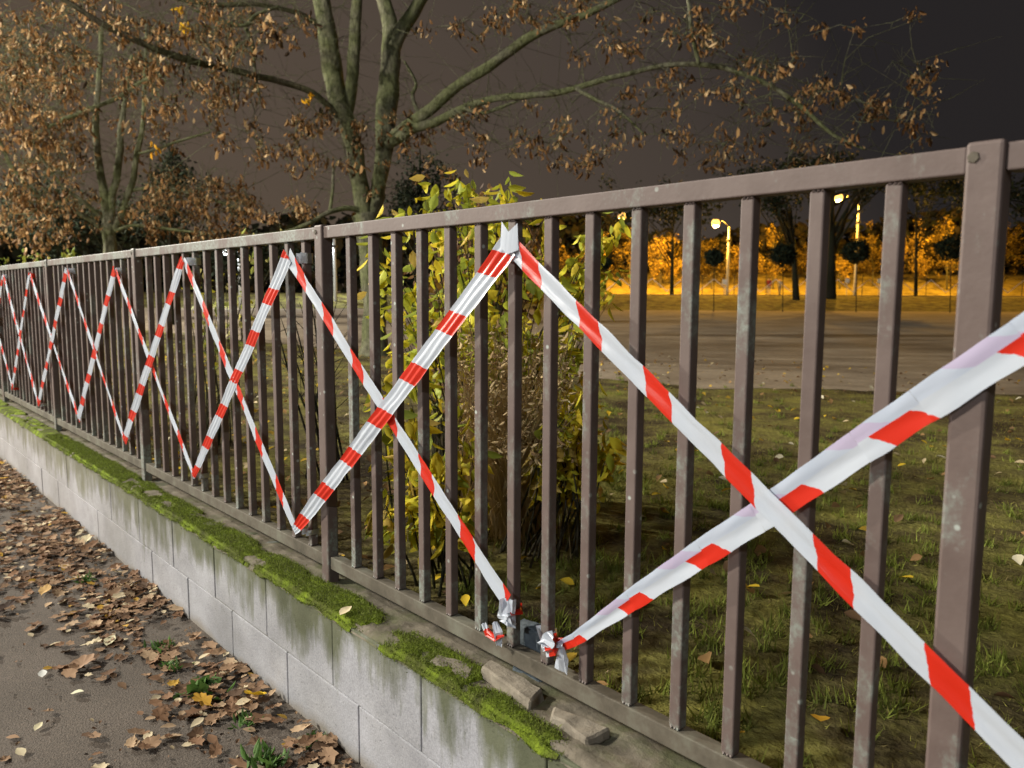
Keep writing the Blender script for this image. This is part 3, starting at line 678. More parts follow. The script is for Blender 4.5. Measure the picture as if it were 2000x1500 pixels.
one_leaf(12, 1186, .09, (.06, .04, .03), 'dark shrivelled leaf lying at the left edge of the asphalt', *LC, z=.03, rz=.3)

def weed(px, py, n_, size, label, seed, broad=False):
    p = on_z(px, py, .0); r = np.random.default_rng(seed)
    o = empty('weed', p, label, 'weed'); P = np.stack([r.normal(0, .03*size, n_), r.normal(0, .03*size, n_), r.uniform(0, .01, n_)], 1) + np.array(p)
    R = rot_mats(n_, -1.1, -.15); C = np.array([.07, .135, .03])*r.uniform(.6, 1.9, (n_, 1))
    T, TF = (OV*[1.3 if broad else .55, 1, 1], OVF); leafcloud('leaves', P, r.uniform(.03, .06, n_)*size, T, TF, R, C, M_LEAF, o)
    mb = MB()
    for k in range(5): mb.tube([p, Vector(p) + Vector((r.normal(0, .02), r.normal(0, .02), .025*size))], [.0015, .0008], 4)
    mb.build('stem', M_MOSS, o)
weed(168, 1136, 30, .8, 'small bright green weed tuft in leaf litter, leftmost one', 1)
weed(318, 1268, 40, .8, 'narrow green weed tuft in the leaf litter above the broad leaved one', 2)
weed(392, 1352, 26, 1.15, 'broad leaved green weed beside the bright yellow leaf', 3, True)
weed(338, 1308, 50, .7, 'low grassy weed patch linking two larger weeds in the litter', 5)
weed(478, 1412, 36, .7, 'flat green weed in litter below the bright yellow leaf', 6)
weed(522, 1496, 50, 1.1, 'leafy green weed cut off by the bottom edge of the picture', 7)
weed(628, 1450, 26, .7, 'thin grassy sprig growing against the foot of the wall', 8)

# ================================================================== LAWN: grass and leaves
N = 330000
X = rng.uniform(-17, 2.5, N); Y = rng.uniform(.14, 12, N); U, Vp, Dp = px_arr(X, Y, LAWN)
ey = np.interp(X, [e_[0] for e_ in edge], [e_[1] for e_ in edge])
gm = np.array([noise.fractal(Vector((x*.9, y*.9, 2)), .7, 2, 3) for x, y in zip(X, Y)])
keep = (U > 250) & (U < 2150) & (Vp > 560) & (Vp < 1650) & (Y < ey + .05) & (rng.uniform(0, 1, N) < np.clip(6.0/Dp, .25, 1)*np.clip(.62 + 1.5*gm, .04, 1)) 
keep &= ~((X < -2.2) & (Y < 2.6) & (rng.uniform(0, 1, N) < .7))
X, Y, gm = X[keep], Y[keep], gm[keep]; N = len(X)
C = np.array([.22, .21, .045])*rng.uniform(.45, 1.75, (N, 1))*np.array([1, 1, 1]); dry = rng.uniform(0, 1, N) < .22 - .2*gm; C[dry] = np.array([.20, .16, .06])*rng.uniform(.6, 1.3, (dry.sum(), 1))
o = leafcloud('grass', np.stack([X, Y, np.full(N, LAWN - .004)], 1), rng.uniform(.012, .036, N), BL*[.7, 1, 1], BLF, rot_mats(N, -1.4, -.25), C, M_GRASS); tag(o, kind='stuff')
Nt = 2600; X = rng.uniform(-9, 2.2, Nt); Y = .16 + rng.gamma(1.6, 1.5, Nt); U, Vp, Dp = px_arr(X, Y, LAWN); kk = (U > 900) & (U < 2200) & (Y < 9); X, Y = X[kk], Y[kk]
kb = 26; Xb = np.repeat(X, kb) + rng.normal(0, .022, len(X)*kb); Yb = np.repeat(Y, kb) + rng.normal(0, .022, len(X)*kb); Nb = len(Xb)
Cb = np.repeat(np.array([[.20, .235, .04]])*rng.uniform(.5, 1.35, (len(X), 1)), kb, 0)*rng.uniform(.7, 1.3, (Nb, 1))
o = leafcloud('grass_tufts', np.stack([Xb, Yb, np.full(Nb, LAWN - .004)], 1), rng.uniform(.025, .075, Nb), BL*[.5, 1, 1], BLF, rot_mats(Nb, -1.5, -.55), Cb, M_GRASS); tag(o, kind='stuff')
# leaves lying in the grass
N = 16000
X = rng.uniform(-16, 2.5, N); Y = rng.uniform(.12, 12, N); U, Vp, Dp = px_arr(X, Y, LAWN)
nearw = np.exp(-((Y - .1)/1.1)); left = np.clip((1250 - U)/500, 0, 1)
keep = (rng.uniform(0, 1, N) < .13 + .55*nearw*left + .09*left + .10*nearw) & (Y < ey[:1].max() + 3); X, Y = X[keep], Y[keep]; N = len(X)
C = col_mix(N, [(.34, .20, .08), (.62, .40, .05), (.60, .48, .28), (.17, .10, .05), (.80, .55, .04), (.66, .60, .42)], [3.5, 1.8, 2, 3.5, 1.8, 1.3])
o = leafcloud('lawn_leaf_litter', np.stack([X, Y, np.full(N, LAWN + .03)], 1), rng.uniform(.04, .075, N), OV*[1.35, 1, 1.6] - [0, .5, 0], OVF, flat_rot(N, .45), C, M_DRY); tag(o, kind='stuff')
one_leaf(1770, 1127, .075, (.85, .60, .04), 'round yellow leaf in the grass behind the thick right post gap', *OVc, z=.05, rz=1.2, tilt=-.25, base=LAWN)
one_leaf(1602, 1402, .080, (.85, .50, .05), 'amber leaf lying in the dark grass low between two bars', *OVc, z=.05, rz=.5, tilt=-.25, base=LAWN)
one_leaf(1470, 1145, .07, (.80, .55, .04), 'yellow leaf in grass just below the rising tape', *OVc, z=.05, rz=1.5, tilt=-.25, base=LAWN)
one_leaf(1100, 868, .001, (.80, .55, .04), 'x', *OVc) if 0 else None

# ================================================================== SHRUBS with yellow-green leaves
def shrub(name, base, tips, nl_per, leaf, pal, wts, label, group=None, twig_r=.006, seed=1, m_stem=None):
    """tips: world points; stems arc from base to each tip with leaves along the outer half"""
    r = random.Random(seed); root = empty(name, base, label, 'shrub', group); mb = MB(); P = []
    for tp_ in tips:
        b0 = Vector(base) + Vector((r.uniform(-.18, .18), r.uniform(-.18, .18), -.02)); tp_ = Vector(tp_)
        mid = b0.lerp(tp_, .55) + Vector((0, 0, .18*(tp_ - b0).length)); pts = []
        for i in range(9):
            t = i/8; q = b0*(1-t)**2 + mid*2*t*(1-t) + tp_*t*t; q += Vector((noise.noise(q*3), noise.noise(q*3 + Vector((5, 0, 0))), 0))*.04; pts.append(q)
        mb.tube(pts, [twig_r*(1.15 - i/8) for i in range(9)], 5)
        for k in range(nl_per):
            t = r.uniform(.42, 1.02); i = min(7, int(t*8)); q = pts[i].lerp(pts[i+1], t*8 - i)
            P.append(q + Vector((r.gauss(0, .03), r.gauss(0, .03), r.gauss(0, .03))))
    mb.build('stem', m_stem or M_BARKM, root, smooth=True)
    P = np.array([tuple(q) for q in P]); N = len(P)
    leafcloud('leaves', P, rng.uniform(leaf*.6, leaf*1.3, N), OV*[.92, 1, 1.3], OVF, rot_mats(N, .05, 1.45), col_mix(N, pal, wts, .25), M_LEAF, root)
    return root
PALY = [(.70, .62, .04), (.50, .52, .05), (.82, .64, .05), (.36, .42, .06), (.66, .48, .12)]
def rnd_tips(regs, seed):
    r = random.Random(seed); t = []
    for (cx, cy, rx, ry, n_, d0, d1) in regs:
        for _ in range(n_):
            a = r.uniform(0, 2*math.pi); q = math.sqrt(r.random()); t.append(at_depth(cx + rx*q*math.cos(a), cy + ry*q*math.sin(a), r.uniform(d0, d1)))
    return t
base = at_depth(945, 573, 4.4); base.z = LAWN
shrub('yellow_shrub', base, rnd_tips([(930, 385, 120, 35, 13, 4.0, 5.0), (860, 340, 60, 30, 2, 4.2, 5), (935, 345, 60, 20, 5, 4.1, 4.8), (1175, 460, 30, 50, 5, 4.2, 4.9), (1150, 560, 45, 60, 4, 4.2, 4.9), (830, 420, 80, 40, 6, 3.9, 4.6), (750, 470, 35, 40, 4, 4.0, 4.8),
    (1080, 640, 90, 30, 7, 3.8, 4.5), (960, 610, 80, 30, 9, 3.6, 4.3), (850, 610, 60, 60, 4, 3.6, 4.3), (790, 660, 40, 50, 3, 3.8, 4.4), (1190, 450, 22, 30, 5, 4.2, 4.8), (1190, 545, 20, 50, 4, 4.2, 4.8), (1170, 640, 50, 20, 4, 4.0, 4.5), (1060, 420, 60, 20, 4, 4.2, 4.8), (745, 560, 25, 60, 4, 4.0, 4.8)], 3), 19, .090, PALY, [4, 4, 3, 3, .6],
    'tall arching shrub with yellow green leaves right behind the fence, in the middle', seed=2)
base = at_depth(860, 573, 3.3); base.z = LAWN
shrub('yellow_shrub', base, rnd_tips([(760, 800, 50, 90, 6, 3.1, 3.7), (800, 900, 60, 80, 7, 3.0, 3.6), (760, 970, 40, 40, 3, 3.1, 3.5), (870, 960, 50, 60, 4, 3.0, 3.5), (900, 860, 60, 60, 3, 3.2, 3.7)], 5), 19, .082, PALY, [4, 2, 4, 1, 1.2],
    'low yellow leaved shrub drooping behind the bars where two tapes cross in mid picture', seed=4)
base = at_depth(1060, 573, 3.7); base.z = LAWN
shrub('yellow_shrub', base, rnd_tips([(1130, 790, 50, 45, 5, 3.4, 4.0), (1120, 860, 60, 50, 6, 3.4, 4.0), (1180, 830, 35, 50, 3, 3.4, 4.0), (1150, 770, 60, 30, 2, 3.4, 4.0), (1200, 860, 25, 40, 4, 3.4, 4.0), (1090, 800, 40, 50, 3, 3.4, 4)], 6), 18, .088, PALY, [4, 1.5, 4, .6, 1.6],
    'small yellow leaved bush right of the dry stalks, below the descending tape', seed=6)
base = at_depth(400, 573, 6.4); base.z = LAWN
shrub('yellow_shrub', base, rnd_tips([(400, 510, 60, 40, 6, 6.0, 7.0), (500, 455, 25, 14, 3, 6.0, 6.6), (560, 450, 20, 10, 1, 6.0, 6.6), (420, 600, 60, 60, 6, 5.8, 6.6), (480, 650, 50, 60, 4, 5.6, 6.4)], 7), 12, .062, [(.42, .46, .10), (.30, .36, .08), (.55, .50, .18), (.50, .44, .04)], [3, 3, 2, 2],
    'sparse pale yellow shrub behind the fence left of the thick post', seed=8)
base = at_depth(90, 573, 11); base.z = LAWN
shrub('yellow_shrub', base, rnd_tips([(60, 500, 80, 20, 9, 10, 12.5), (130, 494, 40, 14, 7, 10, 12)], 9), 22, .07, [(.30, .34, .05), (.22, .28, .05), (.40, .36, .08)], [3, 3, 2],
    'distant yellow green shrub peeping over the far left top rail', seed=9)
# brown leaves and tangle inside the main shrub: a dry stalk clump
base = at_depth(985, 573, 4.0); base.z = LAWN
root = empty('dry_stalk_clump', base, 'clump of dead straw coloured stalks inside the yellow shrub', 'dry grass'); mb = MB(); r = random.Random(5); P = []
for k in range(420):
    b0 = Vector(base) + Vector((r.gauss(0, .16), r.gauss(0, .12), 0)); tx, ty = r.uniform(880, 1130), r.uniform(620, 880)
    tp_ = at_depth(tx, ty, r.uniform(3.3, 4.1)); mid = b0.lerp(tp_, .5) + Vector((0, 0, .12)); pts = [b0*(1-t)**2 + mid*2*t*(1-t) + tp_*t*t for t in (0, .25, .5, .75, 1)]
    mb.tube(pts, [.0032, .0028, .0024, .002, .0012], 3)
    for q in range(4): P.append(tuple(pts[3].lerp(pts[4], r.random()) + Vector((r.gauss(0, .02), r.gauss(0, .02), r.gauss(0, .02)))))
M_STRAW = plain('straw', (.50, .38, .20), .9); mb.build('stalk', M_STRAW, root)
P = np.array(P); N = len(P); leafcloud('seed_head', P, rng.uniform(.02, .045, N), DL*[.5, 1, 1], DLF, rot_mats(N, -.5, 1.3), col_mix(N, [(.50, .38, .20), (.26, .17, .08)], [2, 1]), M_DRY, root)
base = at_depth(900, 573, 4.9); base.z = LAWN
shrub('brown_shrub', base, rnd_tips([(900, 480, 90, 60, 16, 4.7, 5.6), (1040, 480, 70, 70, 14, 4.7, 5.6), (950, 700, 120, 120, 14, 4.5, 5.4), (850, 560, 70, 100, 9, 4.7, 5.5), (960, 400, 110, 40, 10, 4.8, 5.6)], 21), 40, .055, [(.22, .12, .05), (.34, .20, .09), (.11, .06, .03), (.42, .29, .14)], [3, 3, 3, 1],
    'withered brown leaved shrub tangled behind the yellow one', seed=22)
# dark bare twigs beside the thick post
base = at_depth(640, 573, 5.2); base.z = LAWN
root = empty('bare_bush', base, 'dark leafless twiggy bush behind the fence left of the thick post', 'shrub'); mb = MB(); r = random.Random(8)
for tx, ty in ((560, 570), (585, 590), (548, 620), (600, 560), (575, 650), (530, 585), (610, 600), (640, 600), (655, 640), (590, 700), (545, 690), (660, 580)):
    tp_ = at_depth(tx, ty, r.uniform(4.6, 5.6)); b0 = Vector(base) + Vector((r.gauss(0, .08), r.gauss(0, .08), -.02)); mid = b0.lerp(tp_, .5) + Vector((r.gauss(0, .06), 0, .1))
    pts = [b0*(1-t)**2 + mid*2*t*(1-t) + tp_*t*t for t in (0, .2, .4, .6, .8, 1)]; mb.tube(pts, [.009, .008, .007, .005, .004, .002], 5)
    for q in range(5):
        s0 = pts[2 + q % 3]; mb.tube([s0, s0 + Vector((r.gauss(0, .12), r.gauss(0, .12), r.uniform(.05, .22)))], [.003, .0012], 4)
mb.build('stem', M_BARKD, root, smooth=True)

# ================================================================== TREES
def catmull(P, W, sub=5):
    out, ow = [], []
    for i in range(len(P)-1):
        p0, p1, p2, p3 = P[max(i-1, 0)], P[i], P[i+1], P[min(i+2, len(P)-1)]
        for k in range(sub):
            t = k/sub; out.append(.5*((2*p1) + (p2-p0)*t + (2*p0 - 5*p1 + 4*p2 - p3)*t*t + (3*p1 - p0 - 3*p2 + p3)*t**3)); ow.append(W[i] + (W[i+1]-W[i])*t)
    out.append(P[-1]); ow.append(W[-1]); return out, ow
class Tree:
    def __init__(s, name, base, label, m_bark, cat='tree', group=None):
        s.root = empty(name, base, label, cat, group); s.nodes = []; s.m = m_bark
    def limb(s, pts, d0, d1, name='limb', sub=5, nseg=10, wscale=1.0, m=None):
        n_ = len(pts); P = []; W = []
        for i, (x, y, w_) in enumerate(pts):
            d = d0 + (d1-d0)*i/(n_-1); P.append(at_depth(x, y, d)); W.append(w_*(.86 if w_ > 9 else 1.0)*wscale*d/F/2)
        P, W = catmull(P, W, sub); P = [p + Vector((noise.noise(p*1.7), noise.noise(p*1.7 + Vector((7, 0, 0))), noise.noise(p*1.7 + Vector((0, 7, 0)))))*min(.05, W[i]*.5) for i, p in enumerate(P)]
        MB().tube(P, W, nseg, wob=.18).build(name, m or s.m, s.root, smooth=True); s.nodes += [tuple(p) for p in P]; return P
    def crown(s, regs, leaves_per, leaf, pal, wts, seed, twig=.010, sigma=.12, T=DL*[.62, 1.05, 1.2], TF=DLF, tilt=(.35, 1.55), mleaf=None, mtwig=None, extra=None, bare=900):
        r = np.random.default_rng(seed); C = []
        for (cx, cy, rx, ry, n_, d0, d1) in regs:
            a = r.uniform(0, 2*np.pi, n_); q = np.sqrt(r.uniform(0, 1, n_))
            for i in range(n_): C.append(tuple(at_depth(cx + rx*q[i]*math.cos(a[i]), cy + ry*q[i]*math.sin(a[i]), r.uniform(d0, d1))))
        C = np.array(C); nodes = np.array(s.nodes); dist = np.array([np.min(((nodes - c)**2).sum(1)) for c in C]); mb = MB(); cap = 2600
        nodes = list(map(tuple, nodes))
        for i in np.argsort(dist):
            A = np.array(nodes); c = C[i]; k = np.argmin(((A - c)**2).sum(1)); p0 = Vector(A[k]); p1 = Vector(c); L = (p1-p0).length
            mid = p0.lerp(p1, .5) + Vector((r.normal(0, .10), r.normal(0, .10), r.normal(.10, .08)))*L; nn = 5 if L > .5 else 3
            pts = [p0*(1-t)**2 + mid*2*t*(1-t) + p1*t*t for t in np.linspace(0, 1, nn)]; w0 = min(twig*1.8, twig*(.45 + .5*L))
            mb.tube(pts, [w0*(1 - .7*t) for t in np.linspace(0, 1, nn)], 4, caps=False)
            nodes += [tuple(q) for q in pts[1:]]
        base_n = [Vector(q) for q in nodes[:: max(1, len(nodes)//bare)]] if bare else []
        for q in base_n:
            if q.z < 3.2: continue
            dd = Vector((r.normal(0, 1), r.normal(0, 1), r.normal(.25, .6))).normalized(); L = r.uniform(.35, 1.1); a1 = q + dd*L*.5 + Vector((0, 0, .05)); a2 = q + (dd + Vector((r.normal(0, .3), r.normal(0, .3), r.normal(-.1, .3))))*L
            mb.tube([q, a1, a2], [twig*.6, twig*.45, twig*.22], 3, caps=False)
            a3 = a1 + Vector((r.normal(0, .25), r.normal(0, .25), r.normal(.05, .2)))*L; mb.tube([a1, a1.lerp(a3, .5), a3], [twig*.4, twig*.32, twig*.2], 3, caps=False)
        tw = mb
        N = len(C)*leaves_per; P = np.repeat(C, leaves_per, 0) + r.normal(0, sigma, (N, 3))*[1, 1, .8]
        col = col_mix(N, pal, wts, .3); S = leaf*np.clip(r.lognormal(-.25, .42, N), .35, 1.7)
        if extra:
            for (x, y, d, n_, cc) in extra:
                P = np.concatenate([P, np.array(at_depth(x, y, d))[None] + r.normal(0, .05, (n_, 3))]); S = np.concatenate([S, np.full(n_, .13)]); col = np.concatenate([col, np.array([cc]*n_)])
        R_ = rot_mats(len(P), *tilt); k = len(T); V = (np.einsum('nij,kj->nki', R_, T)*S[:, None, None] + P[:, None, :]).reshape(-1, 3)
        Fc = (TF[None] + (np.arange(len(P))*k)[:, None, None]).reshape(-1, 3); tv = np.array(tw.v); tf = np.array(tw.f); tf = np.concatenate([tf[:, [0, 1, 2]], tf[:, [0, 2, 3]]]) + len(V)
        o = np_mesh('crown', np.concatenate([V, tv]), np.concatenate([Fc, tf]), mleaf or M_DRY, s.root, np.concatenate([np.repeat(col, k, 0), np.full((len(tv), 3), .1)]))
        o.data.materials.append(mtwig or s.m); mi = np.zeros(len(Fc) + len(tf), np.int32); mi[len(Fc):] = 1; o.data.polygons.foreach_set('material_index', mi)

PALB = [(.26, .135, .050), (.40, .235, .095), (.15, .078, .030), (.60, .42, .22), (.06, .036, .018)]
D = 16.0
base = at_depth(734, 573, D); base.z = LAWN
T1 = Tree('big_tree', base, 'large bare limbed tree with clinging brown leaves, in the middle behind the shrub', M_BARK)
bz = project(base)[1]
T1.limb([(734, bz + 8, 84), (733, bz - 18, 62), (731, 640, 54), (729, 560, 54), (722, 470, 56), (714, 420, 58)], D, D, 'trunk', nseg=16)
T1.limb([(716, 430, 40), (706, 380, 40), (698, 330, 38), (688, 280, 40), (676, 235, 42), (664, 205, 44), (652, 165, 44), (645, 110, 46), (638, 60, 42), (628, 5, 38), (612, -80, 32), (595, -200, 22)], D, D-.6, 'limb', nseg=14)
T1.limb([(680, 236, 24), (686, 190, 27), (688, 130, 28), (694, 60, 26), (698, 0, 24), (706, -90, 20), (718, -200, 14)], D-.1, D-.9, 'limb', nseg=12)
T1.limb([(722, 440, 34), (738, 370, 34), (748, 310, 38), (752, 265, 44), (754, 220, 48), (758, 170, 46), (763, 120, 44), (765, 75, 42), (758, 30, 34), (742, -30, 30), (726, -110, 24), (716, -200, 18)], D, D+.5, 'limb', nseg=14)
T1.limb([(768, 96, 30), (784, 64, 34), (806, 22, 30), (838, -30, 26), (880, -110, 20), (920, -200, 14)], D+.2, D+.4, 'limb', nseg=12)
T1.limb([(758, 275, 24), (790, 248, 26), (815, 232, 26), (850, 203, 26), (900, 165, 24), (960, 122, 23), (1020, 82, 22), (1080, 52, 19), (1140, 30, 16), (1210, -5, 14), (1320, -70, 9)], D, D-1.8, 'limb', nseg=12)
T1.limb([(756, 285, 22), (790, 262, 24), (820, 248, 22), (860, 232, 20), (905, 214, 18), (960, 195, 16), (1020, 189, 15), (1080, 182, 14), (1130, 170, 13), (1200, 150, 12), (1290, 130, 11), (1370, 126, 11), (1440, 142, 10), (1500, 165, 9), (1570, 212, 9), (1625, 262, 7), (1690, 292, 4)], D, D-3.2, 'limb', nseg=10)
T1.limb([(1125, 172, 9), (1165, 196, 8), (1210, 218, 6), (1258, 262, 3)], D-1.9, D-2.4, 'limb', nseg=8)
T1.limb([(905, 212, 8), (940, 222, 7), (975, 212, 7), (1010, 198, 5)], D-.9, D-1.1, 'limb', nseg=8)
T1.limb([(820, 225, 9), (805, 190, 8), (812, 160, 6), (790, 120, 4)], D, D+.8, 'limb', nseg=8)
T1.limb([(1365, 125, 8), (1350, 60, 7), (1345, 10, 7), (1335, -60, 5)], D-2.6, D-2.6, 'limb', nseg=8)
T1.limb([(690, 270, 16), (660, 226, 15), (610, 184, 14), (545, 158, 15), (480, 143, 15), (420, 130, 13), (370, 118, 16), (300, 96, 14), (230, 62, 14), (160, 22, 12), (60, -40, 9)], D, D-3.4, 'limb', nseg=10, m=M_BARKM)  # darker bark paints in the shade on this unlit limb
T1.limb([(650, 90, 12), (626, 55, 12), (590, 28, 11), (540, 15, 10), (480, 8, 9), (400, 8, 8), (310, -10, 6)], D-.2, D-1.6, 'limb', nseg=8, m=M_BARKM)
T1.limb([(545, 12, 7), (500, 30, 7), (478, 50, 8), (430, 40, 6), (380, 20, 4)], D-.9, D-1.6, 'limb', nseg=8)
T1.limb([(478, 50, 8), (492, 90, 8), (500, 150, 6), (508, 196, 3)], D-1.1, D-1.2, 'limb', nseg=8)
T1.limb([(708, 412, 13), (680, 406, 12), (655, 410, 12), (632, 420, 10), (600, 438, 8), (550, 455, 7), (470, 462, 5)], D-.1, D-1.0, 'limb', nseg=8)
T1.limb([(645, 412, 7), (650, 370, 6), (652, 330, 5), (662, 312, 3)], D-.4, D-.2, 'limb', nseg=8)
regs = [(250, 60, 260, 80, 170, 13, 17), (430, 90, 140, 80, 60, 13, 16.5), (60, 130, 120, 110, 90, 13, 18), (520, 60, 90, 50, 26, 14, 16.5), (330, 200, 130, 70, 34, 13.5, 16.5), (470, 230, 60, 90, 26, 14, 16),
        (600, 235, 50, 30, 22, 14.6, 16), (570, 290, 70, 45, 32, 14.6, 16), (680, 260, 50, 30, 12, 15, 15.8), (700, 330, 60, 60, 20, 14.8, 16.4), (770, 260, 60, 40, 22, 14.8, 16.4), (860, 300, 70, 60, 22, 14.5, 16.5),
        (560, 400, 80, 40, 20, 14.5, 16), (830, 60, 70, 60, 10, 14.5, 17), (930, 60, 60, 40, 10, 14, 16), (1060, 20, 130, 30, 44, 13.5, 16), (1010, 45, 60, 25, 12, 13.8, 15.5), (1000, 260, 110, 70, 34, 13.5, 16), (1150, 100, 110, 50, 22, 13.5, 15.5),
        (1130, 280, 120, 50, 36, 13.5, 16), (1260, 220, 90, 60, 26, 13, 15), (1300, 50, 110, 60, 30, 12.8, 15), (1430, 40, 110, 50, 34, 12.5, 14.5), (1390, 160, 110, 50, 34, 12.8, 14.5), (1520, 170, 90, 60, 40, 12.5, 14), (1640, 220, 90, 70, 46, 12.4, 14),
        (1480, 270, 120, 50, 28, 12.5, 14.5), (1330, 300, 90, 40, 18, 13, 15), (1740, 180, 70, 60, 16, 12.3, 13.8), (1560, 310, 90, 30, 22, 12.5, 14), (1830, 170, 40, 50, 6, 12.3, 13.5), (1760, 270, 60, 35, 10, 12.4, 13.6), (1700, 60, 140, 50, 8, 12.3, 14), (870, 250, 60, 30, 14, 14.6, 16)]
T1.crown([(a, b_, c_, d_, max(3, int(n__*(.50 if a < 700 else .34))), e_, f_) for a, b_, c_, d_, n__, e_, f_ in regs], 17, .108, PALB, [4, 3.2, 3, 1.3, 1.6], 31, twig=.011, sigma=.095,
         extra=[(358, 16, 14, 6, (.85, .50, .02)), (358, 50, 14, 10, (.85, .50, .02)), (602, 187, 14.6, 9, (.85, .45, .02)), (305, 287, 14.5, 5, (.80, .42, .03))])

D2 = 21.0
base = at_depth(216, 573, D2); base.z = LAWN
T2 = Tree('young_tree', base, 'multi stemmed tree with brown leaves on the left, smaller than the middle tree', M_BARK)
bz = project(base)[1]
T2.limb([(218, bz + 5, 46), (217, bz - 20, 34), (215, 560, 28), (214, 490, 28), (212, 440, 28)], D2, D2, 'trunk', nseg=12)
T2.limb([(212, 455, 22), (208, 420, 20), (203, 380, 19), (196, 335, 17), (190, 290, 16), (187, 240, 14), (190, 190, 12), (196, 120, 10), (200, 40, 8)], D2, D2, 'limb')
T2.limb([(213, 440, 18), (219, 390, 17), (229, 340, 16), (234, 290, 15), (239, 230, 13), (246, 180, 10), (258, 110, 8)], D2, D2+.4, 'limb')
T2.limb([(224, 450, 16), (236, 420, 14), (252, 370, 14), (264, 320, 13), (275, 265, 11), (281, 210, 8), (284, 130, 6), (286, 40, 4)], D2, D2-.4, 'limb')
T2.limb([(208, 455, 12), (180, 432, 11), (140, 412, 10), (90, 396, 9), (50, 360, 8), (20, 320, 8), (0, 280, 7), (-40, 230, 5)], D2, D2-1.5, 'limb')
T2.limb([(205, 432, 8), (170, 400, 8), (130, 370, 6), (90, 320, 5), (60, 270, 4)], D2, D2-1, 'limb')
T2.limb([(252, 372, 7), (300, 366, 7), (350, 372, 7), (400, 386, 6), (440, 398, 6), (478, 412, 5)], D2, D2-1.5, 'limb')
T2.limb([(92, 250, 6), (130, 232, 8), (180, 212, 9), (235, 188, 8), (275, 160, 7), (318, 148, 5)], D2-2.0, D2-2.6, 'limb')
T2.limb([(272, 300, 5), (310, 290, 5), (360, 272, 5), (410, 258, 4)], D2-.3, D2-1, 'limb')
T2.limb([(224, 452, 7), (260, 440, 6), (320, 446, 6), (370, 452, 5), (430, 458, 4)], D2, D2-1.6, 'limb')
regs = [(70, 210, 110, 70, 110, 18, 22), (60, 330, 100, 80, 120, 18, 22), (60, 440, 100, 50, 80, 18, 21), (150, 400, 60, 70, 36, 20.5, 23), (300, 290, 70, 60, 30, 20.5, 23), (330, 400, 70, 50, 56, 18.5, 21), (420, 400, 60, 55, 66, 18.5, 21), (470, 390, 40, 60, 24, 18.5, 20.5),
        (200, 120, 120, 90, 60, 20.5, 23), (380, 200, 60, 70, 30, 18.5, 20.5), (290, 435, 70, 30, 26, 20.6, 22), (380, 460, 110, 14, 24, 18, 20), (110, 280, 80, 60, 50, 19, 23), (10, 120, 60, 110, 60, 18, 22)]
T2.crown([(a, b_, c_, d_, max(3, int(n__*.46)), e_, f_) for a, b_, c_, d_, n__, e_, f_ in regs], 17, .135, PALB, [4, 3.2, 3, 1.2, 1.6], 33, twig=.014, sigma=.125)

# dark evergreens and trees farther back
M_EVG = attr_mat('evergreen_needles', .8, .1)
def back_tree(name, px, d, top_py, crown, label, cat='tree', pal=((.012, .02, .010), (.02, .03, .014), (.03, .035, .02)), n_=2600, leaf=.35, group=None, trunk_w=.3, limbs=True, mleaf=None, mtr=None, ground=None, seed=0, base_px=None):
    """crown: list of (px,py,rx_px,ry_px) lobes at depth d"""
    g = base_px or px; base = at_depth(g, 573, d); base.z = lawn_z(base.x, base.y) if ground is None else ground
    root = empty(name, base, label, cat, group); r = np.random.default_rng(seed + int(px)); mb = MB(); top = at_depth(px, top_py, d)
    P = [Vector(base) - Vector((0, 0, .1)), Vector(base).lerp(top, .3), Vector(base).lerp(top, .6), top]; mb.tube(P, [trunk_w*.55, trunk_w*.42, trunk_w*.3, trunk_w*.08], 9)
    mb.build('trunk', mtr or M_BARKD, root, smooth=True); mb = MB()
    C = []; 
    for (cx, cy, rx, ry) in crown:
        c = at_depth(cx, cy, d); R_ = np.array([rx, rx, ry])*d/F; k = max(8, int(n_*rx*ry/sum(a[2]*a[3] for a in crown)/40))
        cc = r.normal(0, .5, (k, 3))*R_ + np.array(c); C.append(cc)
        for q in cc[:: max(1, len(cc)//7)]:
            t = r.uniform(.25, .85); s0 = Vector(base).lerp(top, t); q = Vector(q); mb.tube([s0, s0.lerp(q, .5) + Vector((0, 0, .1*(q-s0).length)), q], [trunk_w*.14, trunk_w*.09, trunk_w*.02], 5)
    if limbs: mb.build('limb', mtr or M_BARKD, root, smooth=True)
    C = np.concatenate(C); C = np.repeat(C, 40, 0); N = len(C); P = C + r.normal(0, leaf*1.1, (N, 3))
    leafcloud('crown', P, r.uniform(leaf*.5, leaf*1.2, N), OV*[1.3, 1, 1], OVF[::1], rot_mats(N, -.4, 1.3), col_mix(N, pal, [1]*len(pal), .3), mleaf or M_EVG, root); return root
back_tree('evergreen_tree', 330, 30, 270, [(320, 380, 60, 80), (350, 330, 40, 60), (290, 430, 70, 40)], 'dark evergreen behind the left tree stems', n_=2600, leaf=.16)
back_tree('evergreen_tree', 820, 24, 290, [(815, 350, 45, 60), (790, 400, 50, 50), (860, 400, 40, 40)], 'dark evergreen close behind the right side of the big trunk', n_=2200, leaf=.12)
back_tree('evergreen_tree', 120, 34, 330, [(110, 440, 110, 60), (60, 400, 60, 50)], 'dark evergreen low on the far left beyond the tree', n_=2600, leaf=.2)
back_tree('evergreen_tree', 480, 38, 430, [(470, 500, 90, 40), (560, 500, 70, 36), (420, 480, 60, 40)], 'dark hedge like evergreen seen between the two big trees', n_=3000, leaf=.2)

